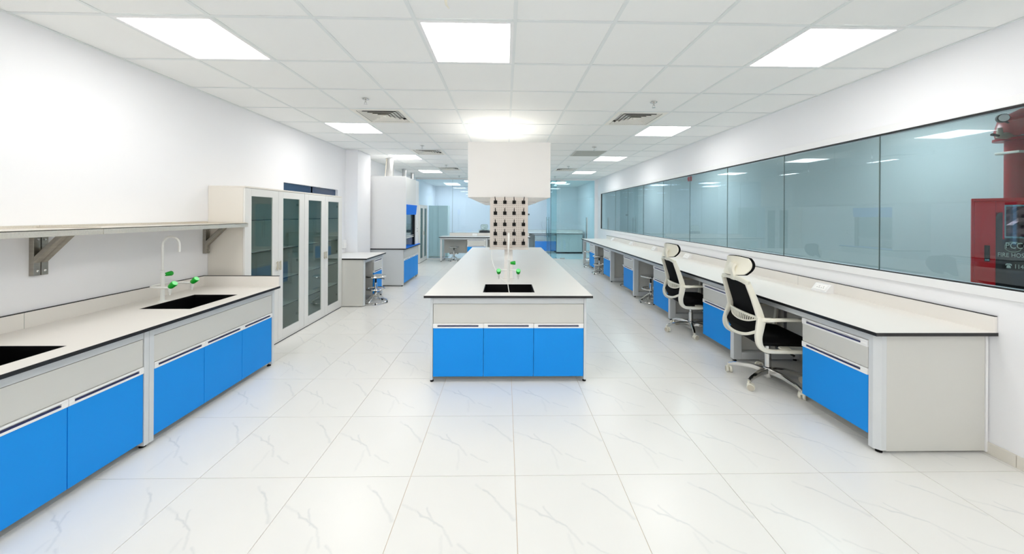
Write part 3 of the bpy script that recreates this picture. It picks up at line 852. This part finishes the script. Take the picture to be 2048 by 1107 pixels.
# ------------------------------------------------------------------ small desk beyond the glass cabinets
slab('worktop', 'small white desk top between the glass cabinets and the fume hood', -2.999, -2.236, 5.69 - .005, 6.60 - .002, (), None)
og = (-2.6, 6.1, 0)
e = empty('bench_frame', og, label='grey panel-ended frame of the small desk by the fume hood', cat='bench frame')
B().box(-2.99, -2.30, 5.695, 5.713, .012, T - .0225, .0015).obj('end_panel', 'grey_lam', e, org=og)
B().box(-2.345, -2.285, 5.714, 5.76, .012, T - .0225, .002).obj('corner_post', 'frame', e, org=og)
c_frame(e, og, 'x', -2.288, -2.97, 6.53, 6.585)
B().box(-2.32, -2.29, 5.76, 6.53, .7065, T - .0225).obj('top_rail', 'frame', e, org=og)
B().box(-2.86, -2.845, 5.72, 6.53, .14, .70).obj('modesty_panel', 'grey_lam', e, org=og)
drawer_unit((-2.290, 6.135, 0), PI / 2, .393, 'narrow blue drawer unit under the small desk by the fume hood', depth=.45)
e = empty('wall_socket', (-2.985, 6.52, .93), label='white socket box on the wall above the small desk', cat='socket')
B().box(-.014, .03, -.05, .05, -.06, .09, .004).obj('box', 'white_paint', e)
B().box(.03, .034, -.04, .04, -.05, .03, .001).obj('cover', 'handle', e)

# ------------------------------------------------------------------ fume hood (local: width along +x, front -y), placed facing +x
FW = 1.20
fe = empty('fume_hood', (-2.07, 7.31, 0), PI / 2, 'large white fume hood with blue sash band and steel duct', 'fume hood')
# base
b = B()
b.box(0, .02, .04, .80, .022, .765).box(FW - .02, FW, .04, .80, .022, .765).box(.02, FW - .02, .78, .80, .05, .765).box(.02, FW - .02, .06, .78, .05, .07)
b.obj('base_carcass', 'frame', fe)
b = B(); 
b.box(-.006, .0, .045, .09, .03, .765).box(-.006, 0, .745, .79, .03, .765).box(-.006, 0, .09, .745, .715, .765).box(-.006, 0, .09, .745, .03, .09)
b.obj('side_frame', 'frame', fe)
B().box(.0, FW, .036, .06, .575, .765, .001).obj('apron', 'grey_lam', fe)
for k in range(3):
    x0, x1 = .02 + k * (FW - .04) / 3, .02 + (k + 1) * (FW - .04) / 3
    d = B().box(x0 + .002, x1 - .002, .038, .058, .065, .530, .001).obj('door', 'blue', fe)
    h = B().box(x0 + .002, x1 - .002, .032, .058, .531, .572, .002).obj('handle', 'handle', d)
    B().box(x0 + .04, x1 - .03, .030, .034, .545, .551).obj('handle_groove', 'navy', d)
b = B()
for x in (.03, FW - .03):
    for y in (.08, .76): b.lathe([(.018, 0), (.018, .008), (.008, .010), (.008, .05)], (x, y, 0), n=10)
b.obj('foot', 'black_plastic', fe, True)
B().box(-.02, FW + .01, -.01, .82, .767, .785).obj('worktop_core', 'black_edge', fe)
B().box(.02, FW - .005, -.008, .22, .785, .80, .003).obj('sill', 'blue_hood', fe)
# upper box: sides, back, roof, top front panel
b = B()
b.box(-.012, .03, .0, .80, .786, 2.29, .003).box(FW - .33, FW, .03, .80, .786, 2.29, .003)
b.box(.03, FW - .33, .78, .80, .786, 2.29).box(.03, FW - .33, .03, .78, 2.27, 2.29)
b.obj('upper_body', 'white_paint', fe)
B().box(.03, FW - .33, .018, .045, 1.70, 2.285, .002).obj('upper_front', 'cab_white', fe)
b = B().prism([(-.012, 1.705), (.05, 1.705), (.05, 1.50), (.012, 1.49)], 'x', .028, FW - .33)
b.obj('blue_band', 'blue_hood', fe)
B().box(.03, .05, .06, .085, .80, 1.5).obj('sash_rail', 'black_edge', fe)
B().box(FW - .40, FW - .37, .03, .075, .80, 1.5).obj('sash_rail', 'black_edge', fe)
B().box(FW - .36, FW - .335, .03, .075, .80, 1.5).obj('sash_rail', 'black_edge', fe)
s = B().box(.05, FW - .37, .070, .076, 1.0, 1.52).obj('sash', 'pane', fe)
b = B().box(.04, FW - .37, .045, .07, .985, 1.0, .002).box(.04, FW - .37, .045, .07, 1.02, 1.03, .002)
b.obj('sash_pull', 'handle', s)
B().box(.05, FW - .35, .70, .72, .82, 1.6).obj('rear_baffle', 'grey_lam', fe)
sw = B().box(FW - .21, FW - .13, .022, .03, 1.06, 1.21, .002).obj('switch_plate', 'handle', fe)
b = B()
for z in (1.10, 1.16): b.lathe([(.012, 0), (.012, .004)], (FW - .17, .022, z), (0, -1, 0), 10)
b.obj('socket_holes', 'dark_gap', sw)
sw = B().box(FW - .21, FW - .13, .022, .03, 1.24, 1.36, .002).obj('switch_plate', 'handle', fe)
B().lathe([(.085, 2.29), (.085, CE - .02), (.092, CE - .018), (.092, CE - .002)], (.30, .43, 0), n=24).obj('duct', 'duct', fe, True)
B().tube([(.18, .50, 2.29), (.185, .49, 2.40), (.22, .48, CE - .01)], .008, 8).obj('cable', 'cream_dark', fe, True)
# two thin exhaust ducts along the left wall behind the hood
for n, (y, d) in enumerate(((9.42, 'nearer to the hood'), (10.25, 'farther from the hood'))):
    e = empty('exhaust_duct', (-2.72, y, CE), label='thin steel exhaust duct dropping from the ceiling, ' + d, cat='duct', group='thin exhaust ducts')
    B().tube([(0, 0, 0), (0, 0, -.30), (-.02, 0, -.40), (-.08, 0, -.45), (-.28, 0, -.45)], .052, 16).obj('pipe', 'duct', e, True)
    B().lathe([(.062, 0), (.062, -.006)], (0, 0, 0), n=16).obj('collar', 'duct', e, True)

# far glass-door cabinet on the left, same family
c3 = copy_tree(c1); c3.location = (-2.60, 10.66, 0)
tag(c3, 'tall white glass-door cabinet in the far left corner before the glass partition')

# ------------------------------------------------------------------ far desk in front of the partition
slab('worktop', 'cream desk top along the glass partition at the far end', -2.10, .80, 11.06, 11.74, (), [(-1.86, .80, 11.725, 11.738)])
og = (-.6, 11.4, 0)
e = empty('bench_frame', og, label='grey steel frame of the far desk along the glass partition', cat='bench frame')
for x in (-2.06, -.62, .70): c_frame(e, og, 'y', 11.10, 11.72, x, x + .055)
for xa, xb in ((-2.005, -.62), (-.565, .70)):
    B().box(xa, xb, 11.10, 11.13, .7065, T - .0225).obj('top_rail', 'frame', e, org=og)
    B().box(xa, xb, 11.62, 11.635, .22, .70).obj('modesty_panel', 'grey_lam', e, org=og)
drawer_unit((-1.205, 11.10, 0), 0, .58, 'blue drawer unit under the far desk beside a stool')
drawer_unit((.20, 11.10, 0), 0, .49, 'blue drawer unit under the far desk hidden behind the drying rack')
power_box((-1.02, 11.725, T), 0, 'white sloped socket box on the far desk')

# ------------------------------------------------------------------ glass partition and door
og = (0, YP, 0)
p = empty('window_3', og, kind='structure', label='frameless glass partition closing the far end of the room')
PX = [XL, -1.775, -.45, .62, 1.53]
for a, c in zip(PX, PX[1:]):
    B().box(a + .003, c - .003, YP - .006, YP + .006, .03, CE - .04).obj('pane', 'pane_part', p, org=og)
for x in PX[1:-1]: B().box(x - .004, x + .004, YP - .007, YP + .007, .03, CE - .04).obj('joint_seal', 'seal', p, org=og)
B().box(1.526, 1.536, YP - .008, YP + .008, .03, CE - .04).obj('edge_profile', 'black_edge', p, org=og)
B().box(XL, XR, YP - .02, YP + .02, CE - .04, CE).obj('head_channel', 'white_paint', p, org=og)
B().box(XL, 1.85, YP - .02, YP + .02, 0, .03).obj('floor_channel', 'white_paint', p, org=og)
B().box(2.853, XR - .10, YP - .006, YP + .006, .03, CE - .04).obj('pane', 'pane_door', p, org=og)
B().box(1.536, 1.846, YP - .006, YP + .006, .03, CE - .04).obj('pane', 'pane_door', p, org=og)
B().box(XR - .10, XR, YP - .06, YP + .06, 0, CE).obj('wall_nib', 'wall', kind='structure', label='white wall nib at the right end of the glass partition')
def glass_door(name, label, W, hinge_x, hinge_y, ang, hx, mirror=1):
    d = empty(name, (hinge_x, hinge_y, 0), ang, label, kind='structure')
    B().box(min(0, mirror * W), max(0, mirror * W), -.006, .006, .012, CE - .045).obj('door_pane', 'pane_door', d)
    x = mirror * hx
    for s in (-1, 1):
        b = B().tube([(x, s * .05, .70), (x, s * .05, 1.42)], .016, 12)
        for z in (.80, 1.32): b.tube([(x, s * .05, z), (x, s * .004, z)], .008, 8)
        b.obj('door_handle', 'chrome', d, True)
    for z in (.0, CE - .10): B().box(min(0, mirror * .16), max(0, mirror * .16), -.014, .014, z + .012, z + .055, .002).obj('hinge_patch', 'chrome', d)
    return d
glass_door('door_1', 'closed frameless glass door leaf at the right end of the partition', 1.0, 1.85, YP, 0, .895)
glass_door('door_2', 'open glass door leaf swung into the far room', .95, 1.725, YP + .03, math.radians(103), .86)

# ------------------------------------------------------------------ room behind the partition
for n, (x, y, d) in enumerate(((-1.2, 12.6, 'left of the canopy'), (.2, 13.6, 'behind the canopy'), (1.95, 12.9, 'right of the canopy'), (-2.1, 14.0, 'in the far left corner'))):
    light_fixture(x, y, CE - .016, 'lamp_cool', .6, 'square ceiling light in the room behind the glass, ' + d, 'ceiling lights behind the glass')
slab('worktop', 'worktop against the end wall of the room behind the glass', .80, 3.0, 13.45, 14.2, (), [(.80, 3.0, 14.187, 14.2), (2.987, 3.0, 13.5, 14.187)])
drawer_unit((1.15, 13.5, 0), 0, .82, 'blue drawer unit seen through the open glass door', depth=.6)
e = empty('base_cabinet', (1.99, 13.5, 0), label='white two-door base cabinet seen through the closed glass door', cat='cabinet')
B().box(0, 1.0, .02, .65, .06, T - .02).obj('carcass', 'cab_white', e)
B().box(0, 1.0, .03, .65, 0, .06).obj('plinth', 'dark_gap', e)
B().box(.002, .998, 0, .018, .60, T - .022, .002).obj('apron', 'cab_white', e)
for k in range(2): B().box(.002 + k * .5, .498 + k * .5, 0, .018, .065, .597, .002).obj('door', 'cab_white', e)
b = B().box(.83, .85, 13.48, 14.15, 0, T - .02).box(.85, 1.15, 14.0, 14.015, .1, T - .02)
b.obj('knee_panel', 'grey_lam', label='grey knee-space panels under the worktop behind the glass', cat='panel')
slab('worktop', 'low white counter behind the glass left of the drying rack', -2.0, .5, 13.6, 14.3, (), None)
e = empty('base_cabinet', (-1.95, 13.65, 0), label='long white base cabinet under the counter behind the glass', cat='cabinet')
B().box(0, 2.4, .02, .6, .06, T - .02).obj('carcass', 'cab_white', e)
for k in range(4): B().box(.002 + k * .6, .598 + k * .6, 0, .018, .065, T - .03, .002).obj('door', 'cab_white', e)
B().box(0, 2.4, .05, .6, 0, .06).obj('plinth', 'dark_gap', e)
# tall cabinet in the next room, back turned to the glass
e = empty('tall_cabinet', (-2.31, 12.2, 0), label='tall pale green cabinet standing behind the glass in the left corner', cat='cabinet')
B().box(-.36, .31, .02, .40, .03, 1.80, .003).obj('carcass', 'pale_green', e)
B().box(-.36, .31, .03, .40, 0, .03).obj('plinth', 'skirting', e)
for x in (-.36, -.025): B().box(x + .003, x + .332, -.006, .018, .035, 1.795, .002).obj('back_panel', 'pale_green', e)
# wall switch in the far room
e = empty('wall_switch', (.98, YE - .001, 1.51), label='small dark control panel on the end wall behind the glass', cat='switch')
B().box(-.075, .075, -.02, 0, -.055, .055, .004).obj('plate', 'white_paint', e)
B().box(-.055, .055, -.024, -.019, -.03, .03).obj('display', 'dark_gap', e)

# ------------------------------------------------------------------ corridor behind the right window
CXW = 4.95
B().box(XR + .12, CXW + .1, .2, YE, -.12, 0).obj('floor_corridor', 'plain_floor', kind='structure')
B().box(CXW, CXW + .1, .2, YE, 0, CE + .1).obj('wall_corridor', 'corridor', kind='structure', label='grey corridor wall seen through the long window')
B().box(XR + .12, CXW + .1, .1, .2, 0, CE + .1).obj('wall_corridor_near', 'corridor', kind='structure')
B().box(XR + .12, CXW + .1, .1, YE, CE + .02, CE + .1).obj('ceiling_corridor', 'ceiling_tile', kind='structure')
for n, (y, d) in enumerate(((3.9, 'nearest the fire cabinet'), (8.0, 'in the middle'), (11.6, 'at the far end'))):
    light_fixture(4.1, y, CE + .004, 'lamp_corridor', .6, 'square corridor light behind the right window, ' + d, 'corridor lights')
# fire hose cabinet, front faces -y
fx, fy = 3.557, 2.60
e = empty('fire_hose_cabinet', (fx, fy, 0), label='red fire hose cabinet with dark door behind the right window', cat='fire cabinet')
e.rotation_euler = (0, 0, math.radians(-53)); e.scale = (.62, 1, 1)
W = .95
b = B()
b.box(0, .02, 0, .24, .02, 1.65).box(W - .02, W, 0, .24, .02, 1.65).box(.02, W - .02, 0, .24, 1.63, 1.65).box(.02, W - .02, 0, .24, .02, .05).box(.02, W - .02, .22, .24, .05, 1.63)
b.obj('case', 'red', e)
b = B()
b.box(.022, .175, -.012, .004, .052, 1.628, .003).box(W - .06, W - .022, -.012, .004, .052, 1.628, .003)
b.box(.175, W - .06, -.012, .004, 1.545, 1.628, .003).box(.175, W - .06, -.012, .004, .052, .30, .003)
d = b.obj('door', 'red', e)
dk = B()
def rounded(x0, x1, z0, z1, r, n=6):
    pts = []
    for cx, cz, a0 in ((x1 - r, z1 - r, 0), (x0 + r, z1 - r, PI / 2), (x0 + r, z0 + r, PI), (x1 - r, z0 + r, 1.5 * PI)):
        for k in range(n + 1): pts.append((cx + r * math.cos(a0 + k * PI / 2 / n), cz + r * math.sin(a0 + k * PI / 2 / n)))
    return pts
dk.prism(rounded(.176, W - .061, .301, 1.545, .04), 'y', -.010, .002)
dk.obj('dark_panel', 'black_gloss', d)
B().box(.235, .75, -.013, -.009, 1.36, 1.60).obj('viewing_window', 'teal_sheen', d)
rnd = random.Random(3)
bump = [[rnd.uniform(0, .03) for j in range(9)] for i in range(13)]
B().sheet(lambda u, v: (.245 + .49 * u, -.014 - bump[round(u * 12)][round(v * 8)], 1.372 + .215 * v), lambda u, v: (.245 + .49 * u, -.0135, 1.372 + .215 * v), 12, 8).obj('hose_reflections', 'hose', d)  # crumpled sheet, colour mottled to imitate hose reflections in the glass
for x0 in (.223,): B().box(x0, x0 + .012, -.014, -.009, 1.35, 1.61).obj('window_strip', 'red', d)
b = B().box(.095, .135, -.020, -.011, 1.18, 1.30, .004)
b.obj('latch', 'black_plastic', d)
B().box(.10, .13, -.023, -.019, 1.185, 1.20, .001).obj('latch_window', 'teal_sheen', d)
B().box(.022, .175, -.015, -.011, 1.348, 1.356).obj('rib', 'red', d)
def letters(body, size, x, z):
    me = text_mesh(body, size); me.materials.clear(); me.materials.append(MATS['letters'])
    o = bpy.data.objects.new('lettering', me); COL.objects.link(o); o.parent = d
    o.location = (x, -.0112, z); o.rotation_euler = (PI / 2, 0, 0)
    return o
letters('PCCC', .062, .240, 1.285); letters('FIRE HOSE', .044, .188, 1.222)
letters('114', .044, .300, 1.142)
b = B()
b.prism([(.250, 1.142), (.280, 1.142), (.278, 1.158), (.271, 1.163), (.259, 1.163), (.252, 1.158)], 'y', -.0125, -.0105)
b.prism([(.243, 1.160), (.248, 1.160), (.252, 1.166), (.278, 1.166), (.282, 1.160), (.287, 1.160), (.286, 1.170), (.278, 1.175), (.252, 1.175), (.244, 1.170)], 'y', -.0125, -.0105)
b.obj('telephone_symbol', 'letters', d)
b = B(); pts = [(.295 + .058 * math.cos(a), -.0108, 1.295 + .036 * math.sin(a)) for a in [2 * PI * k / 28 for k in range(3, 27)]]
b.bar(pts, .0016, .007, (0, 0, 1)); b.obj('ring_emblem', 'logo', d)
# riser pipe beside/behind the cabinet
px, py = 4.40, 2.93
e = empty('riser_pipe', (px, py, 0), label='vertical red fire riser pipe with flange above the hose cabinet', cat='pipe')
B().tube([(0, 0, 0), (0, 0, 2.20)], .062, 20).obj('pipe', 'red_pipe', e, True)
B().lathe([(.125, 2.17), (.125, 2.19), (.065, 2.192)], n=20).obj('flange', 'red_pipe', e, True)
B().box(-.085, .085, -.075, .075, 2.055, 2.075, .003).obj('clamp', 'steel', e)
B().tube([(0, 0, 2.24), (0, 0, 2.30), (-.03, 0, 2.34), (.10, 0, 2.38), (.44, 0, 2.38)], .085, 16).obj('elbow', 'red_pipe', e, True)
B().lathe([(.11, 2.20), (.12, 2.25), (.10, 2.34), (.05, 2.38)], n=16).obj('valve_body', 'red_pipe', e, True)
B().tube([(-.06, -.03, 2.20), (-.14, -.03, 2.205), (-.19, -.03, 2.20), (-.19, -.03, 2.27)], [.012, .03, .024, .014], 10).obj('brass_valve', 'brass', e, True)
B().tube([(-.19, -.03, 2.203), (-.27, -.04, 2.21)], [.010, .012], 8).obj('valve_lever', 'black_plastic', e, True)
gp = B().lathe([(.034, 0), (.036, .004), (.036, .03), (.03, .034)], (-.22, -.06, 2.34), (-.5, -.8, 0), 16).obj('gauge', 'black_plastic', e, True)
B().lathe([(.030, .0345), (.030, .036)], (-.22, -.06, 2.34), (-.5, -.8, 0), 16).obj('gauge_face', 'handle', gp, True)
B().tube([(-.20, -.05, 2.33), (-.10, -.02, 2.32)], .008, 8).obj('gauge_stem', 'black_plastic', e, True)
B().tube([(.3, -.09, 2.24), (.12, -.10, 2.23), (-.02, -.10, 2.205), (-.08, -.08, 2.20)], .006, 8).obj('steel_hose', 'chrome', e, True)
e = empty('fire_alarm', (CXW - .001, 9.25, 2.42), label='small red alarm sounder on the corridor wall', cat='alarm')
B().box(-.05, 0, -.06, .06, 0, .13, .006).obj('housing', 'red', e)
B().lathe([(.045, 0), (.04, .02), (.01, .03)], (-.05, 0, .065), (-1, 0, 0), 14).obj('horn', 'red', e, True)

# ------------------------------------------------------------------ stools (local, on the floor)
def stool():
    e = empty('lab_stool', (0, 0, 0))
    B().lathe([(.05, .425), (.155, .432), (.168, .440), (.170, .452), (.162, .462), (.12, .466), (.0, .467)], n=28).obj('seat', 'chrome', e, True)
    B().lathe([(.03, .405), (.05, .412), (.05, .425)], n=16).obj('swivel', 'black_plastic', e, True)
    B().tube([(.03, 0, .41), (.09, .02, .40), (.14, .04, .385)], .006, 8).obj('lever', 'black_plastic', e, True)
    B().lathe([(.014, .30), (.014, .42)], n=12).obj('piston', 'black_plastic', e, True)
    B().lathe([(.026, .12), (.028, .16), (.024, .165), (.024, .34), (.018, .345)], n=16).obj('column', 'chrome', e, True)
    ring = [(.142 * math.cos(2 * PI * k / 28), .142 * math.sin(2 * PI * k / 28), .235) for k in range(28)]
    f = B().tube(ring, .013, 8, closed=True, flat=1.0).obj('foot_ring', 'chrome', e, True)
    b = B()
    for k in range(3):
        a = 2 * PI * k / 3 + .3; b.tube([(.02 * math.cos(a), .02 * math.sin(a), .235), (.14 * math.cos(a), .14 * math.sin(a), .235)], .008, 8)
    b.obj('ring_spokes', 'chrome', f, True)
    ring = [(.185 * math.cos(2 * PI * k / 32), .185 * math.sin(2 * PI * k / 32), .022) for k in range(32)]
    B().tube(ring, .0115, 8, closed=True).obj('base_ring', 'chrome', e, True)
    for k in range(5):
        a = 2 * PI * k / 5 + .25
        B().tube([(.018 * math.cos(a), .018 * math.sin(a), .155), (.178 * math.cos(a), .178 * math.sin(a), .026)], .0075, 8).obj('leg', 'chrome', e, True)
        a2 = a + PI / 5
        B().box(.172 * math.cos(a2) - .012, .172 * math.cos(a2) + .026 * math.cos(a2) + .004, .185 * math.sin(a2) - .013, .185 * math.sin(a2) + .013, 0, .032, .003).obj('glide', 'black_plastic', e)
    return e
st0 = stool()
stools = [(-2.20, 5.99, .4, 'pulled half out of the small desk by the fume hood'), (-1.655, 11.33, .9, 'tucked under the far desk by the glass partition'),
          (2.53, 6.02, 1.2, 'under the right bench just beyond the far office chair'), (2.66, 7.38, 2.0, 'second under the right bench beyond the office chairs'),
          (2.42, 8.93, 2.9, 'third under the right bench, standing in the open knee space'), (2.45, 10.05, .2, 'at the far end of the right bench')]
for n, (x, y, a, d) in enumerate(stools):
    o = st0 if n == 0 else copy_tree(st0)
    o.location = (x, y, 0); o.rotation_euler = (0, 0, a)
    tag(o, 'round chrome stool ' + d, 'stool', 'chrome laboratory stools')

# ------------------------------------------------------------------ office chairs (local: faces +x)
def office_chair():
    e = empty('office_chair', (0, 0, 0))
    # back frame: two side rails, top bar, waist bar with slots, lumbar hoop
    def back_x(z):
        K = [(.40, -.185), (.46, -.240), (.52, -.262), (.58, -.235), (.64, -.198), (.70, -.214), (.80, -.248), (.94, -.292)]
        for (za, xa), (zb, xb) in zip(K, K[1:]):
            if za <= z <= zb: return xa + (xb - xa) * (z - za) / (zb - za)
        return K[0][1] if z < K[0][0] else K[-1][1]
    bf = None
    b = B()
    for s in (-1, 1):
        up = [(-.200, s * .228, .63), (-.216, s * .222, .70), (-.250, s * .212, .81), (-.292, s * .196, .935)]
        b.bar(up, [.028, .028, .026, .026], [.060, .056, .048, .040], (1, 0, 0))
    top = smooth_pts([(-.288, -.212, .925), (-.300, -.12, .945), (-.305, 0, .950), (-.300, .12, .945), (-.288, .212, .925)])
    b.bar(top, .024, .042, (0, 0, 1))
    bf = b.obj('back_frame', 'cream', e, True)
    b = B()
    waist = smooth_pts([(-.206, -.225, .635), (-.240, -.12, .640), (-.252, 0, .642), (-.240, .12, .640), (-.206, .225, .635)])
    b.bar(waist, .016, .020, (0, 0, 1))
    hump = smooth_pts([(-.212, -.205, .625), (-.245, -.12, .588), (-.258, 0, .575), (-.245, .12, .588), (-.212, .205, .625)])
    b.bar(hump, .014, .014, (0, 0, 1))
    for k in range(-8, 9):
        y = k * .022; a = abs(y) / .205
        zt, zb = .638, .575 + .05 * a ** 1.6
        xx = -.252 + .045 * a ** 1.6
        b.bar([(xx, y, zt), (xx - .004, y, zb)], .009, .008, (1, 0, 0))
    b.obj('lumbar_support', 'cream', bf, True)
    b = B()
    hoop = smooth_pts([(-.238, -.250, .535), (-.282, -.15, .478), (-.300, 0, .458), (-.282, .15, .478), (-.238, .250, .535)])
    b.bar(hoop, .014, .024, (0, 0, 1))
    b.obj('lumbar_hoop', 'cream', bf, True)
    # mesh back
    def mesh(u, v):
        z = .405 + (.935 - .405) * v
        hw = .215 - .025 * max(0, (z - .63) / .31)
        y = -hw + 2 * hw * u
        return (back_x(z) + .012 - .03 * (1 - (2 * u - 1) ** 2) * (.5 if z > .6 else .8), y, z)
    B().grid(mesh, 12, 14, .004).obj('mesh_back', 'black_mesh', e, True)
    # headrest on its stalk
    st = B().bar(smooth_pts([(-.300, 0, .93), (-.315, 0, .98), (-.325, 0, 1.03), (-.305, 0, 1.075)]), [.075] * 19, [.03] * 19, (1, 0, 0)).obj('headrest_stalk', 'cream', e, True)
    def shell(u, v, off=0, k=1.0):
        a = 2 * u - 1; c = 2 * v - 1
        y = .012 + .122 * k * a * math.sqrt(1 - .30 * c * c); z = 1.056 + .084 * k * c * math.sqrt(1 - .30 * a * a)
        a2, c2 = (y - .012) / .122, (z - 1.056) / .084
        x = -.300 - .040 * a2 + .040 * a2 * a2 - .018 * c2 * c2 + .020 * c2
        return (x + off, y, z)
    B().sheet(lambda u, v: shell(u, v, 0, 1.02), lambda u, v: shell(u, v, .012, 1.02), 16, 12).obj('headrest_shell', 'cream', e, True)
    B().sheet(lambda u, v: shell(u, v, .0122, 1.09), lambda u, v: shell(u, v, .024, 1.09), 16, 12).obj('headrest_pad', 'black_mesh', e, True)
    # seat
    def seat(u, v):
        x = -.22 + .47 * u; y = -.235 + .47 * v
        edge = min(u, 1 - u, v, 1 - v); r = min(1, edge / .14)
        drop = (1 - math.sqrt(max(0, 1 - (1 - r) ** 2))) * .045
        front = .03 * max(0, (u - .7) / .3) ** 2
        return (x, y, .478 - drop - front)
    B().grid(seat, 16, 16, .045).obj('seat', 'black_mesh', e, True)
    B().box(-.19, .21, -.20, .20, .395, .43, .008).obj('seat_pan', 'black_plastic', e)
    # armrest loops
    for s in (-1, 1):
        y = s * .262
        a = B()
        a.bar(smooth_pts([(-.200, s * .236, .628), (-.14, y, .634), (.0, y, .640), (.17, y, .640), (.225, y, .630)], 5), .044, [.030] * 6 + [.022] * 15, (0, 0, 1))
        a.bar(smooth_pts([(.222, y, .634), (.238, y, .60), (.228, y, .50), (.215, y, .42), (.17, y, .384)], 5), .034, .024, (1, 0, 0))
        back = smooth_pts([(-.198, s * .236, .645), (-.222, s * .252, .56), (-.238, y, .48), (-.222, y, .412), (-.175, y, .378), (-.10, y, .372)], 5)
        a.bar(back, .034, [.066 - .0016 * q for q in range(26)], (1, 0, .25))
        a.bar([(-.12, y, .372), (.0, y, .374), (.18, y, .380)], .036, .028, (0, 0, 1))
        a.bar([(.0, s * .20, .388), (.0, y, .376)], .08, .02, (0, 0, 1))
        a.obj('armrest', 'cream', e, True)
    # mechanism, lever, column, base, casters
    B().box(-.10, .10, -.07, .07, .345, .395, .01).obj('mechanism', 'black_plastic', e)
    B().tube([(.02, -.07, .36), (.03, -.20, .35), (.04, -.27, .345)], [.006, .006, .010], 8).obj('tilt_lever', 'black_plastic', e, True)
    B().lathe([(.026, .13), (.026, .26), (.018, .262), (.018, .35)], n=16).obj('gas_column', 'chrome', e, True)
    B().lathe([(.030, .045), (.036, .05), (.040, .10), (.036, .135), (.028, .14)], n=18).obj('hub', 'chrome', e, True)
    for k in range(5):
        a = 2 * PI * k / 5; c, s = math.cos(a), math.sin(a)
        l = B().bar([(c * .025, s * .025, .105), (c * .14, s * .14, .110), (c * .26, s * .26, .092), (c * .31, s * .31, .072)], [.042, .036, .030, .028], [.05, .04, .028, .022], (0, 0, 1)).obj('base_leg', 'chrome', e, True)
        ca = B()
        q = Vector((c * .312, s * .312, 0)); t = a + 2.0
        d = Vector((math.cos(t), math.sin(t), 0)); ax = Vector((-d.y, d.x, 0)); wc = q + d * .016 + Vector((0, 0, .030))
        for sg in (-1, 1):
            ca.lathe([(.012, .0), (.028, .002), (.030, .006), (.030, .018), (.026, .022), (.01, .023)], wc + ax * (sg * .004), ax * sg, 18)
        ca.tube([q + Vector((0, 0, .05)), q + Vector((0, 0, .075))], .008, 8)
        ca.box(q.x - .012, q.x + .012, q.y - .012, q.y + .012, .04, .056, .003)
        cs = ca.obj('caster', 'cream', e, True)
        hb = B()
        for sg in (-1, 1): hb.lathe([(.026, .0225), (.026, .0232), (.022, .0236), (.020, .0232)], wc + ax * (sg * .004), ax * sg, 16)
        hb.obj('wheel_rim', 'cream_dark', cs, True)
    return e
ch1 = office_chair(); ch2 = copy_tree(ch1)
# turn only the five-star base parts of each chair
def spin_base(root, ang):
    for c in root.children:
        if c.name.startswith(('base_leg', 'caster')): c.rotation_euler = (0, 0, ang)
ch1.location = (2.40, 3.14, 0); ch1.rotation_euler = (0, 0, -.10); spin_base(ch1, math.radians(141)); tag(ch1, 'white-framed office chair with black mesh back nearest the viewer, at the right bench', 'office chair', 'white office chairs at the right bench')
ch2.location = (2.42, 4.50, 0); ch2.rotation_euler = (0, 0, -.08); spin_base(ch2, math.radians(110)); tag(ch2, 'white-framed office chair with black mesh back farther away, at the right bench', 'office chair', 'white office chairs at the right bench')
ch3 = copy_tree(ch1); ch3.location = (-.78, 13.0, 0); ch3.rotation_euler = (0, 0, PI / 2 + .1); tag(ch3, 'white-framed office chair in the room behind the glass', 'office chair')
if 'group' in ch3: del ch3['group']
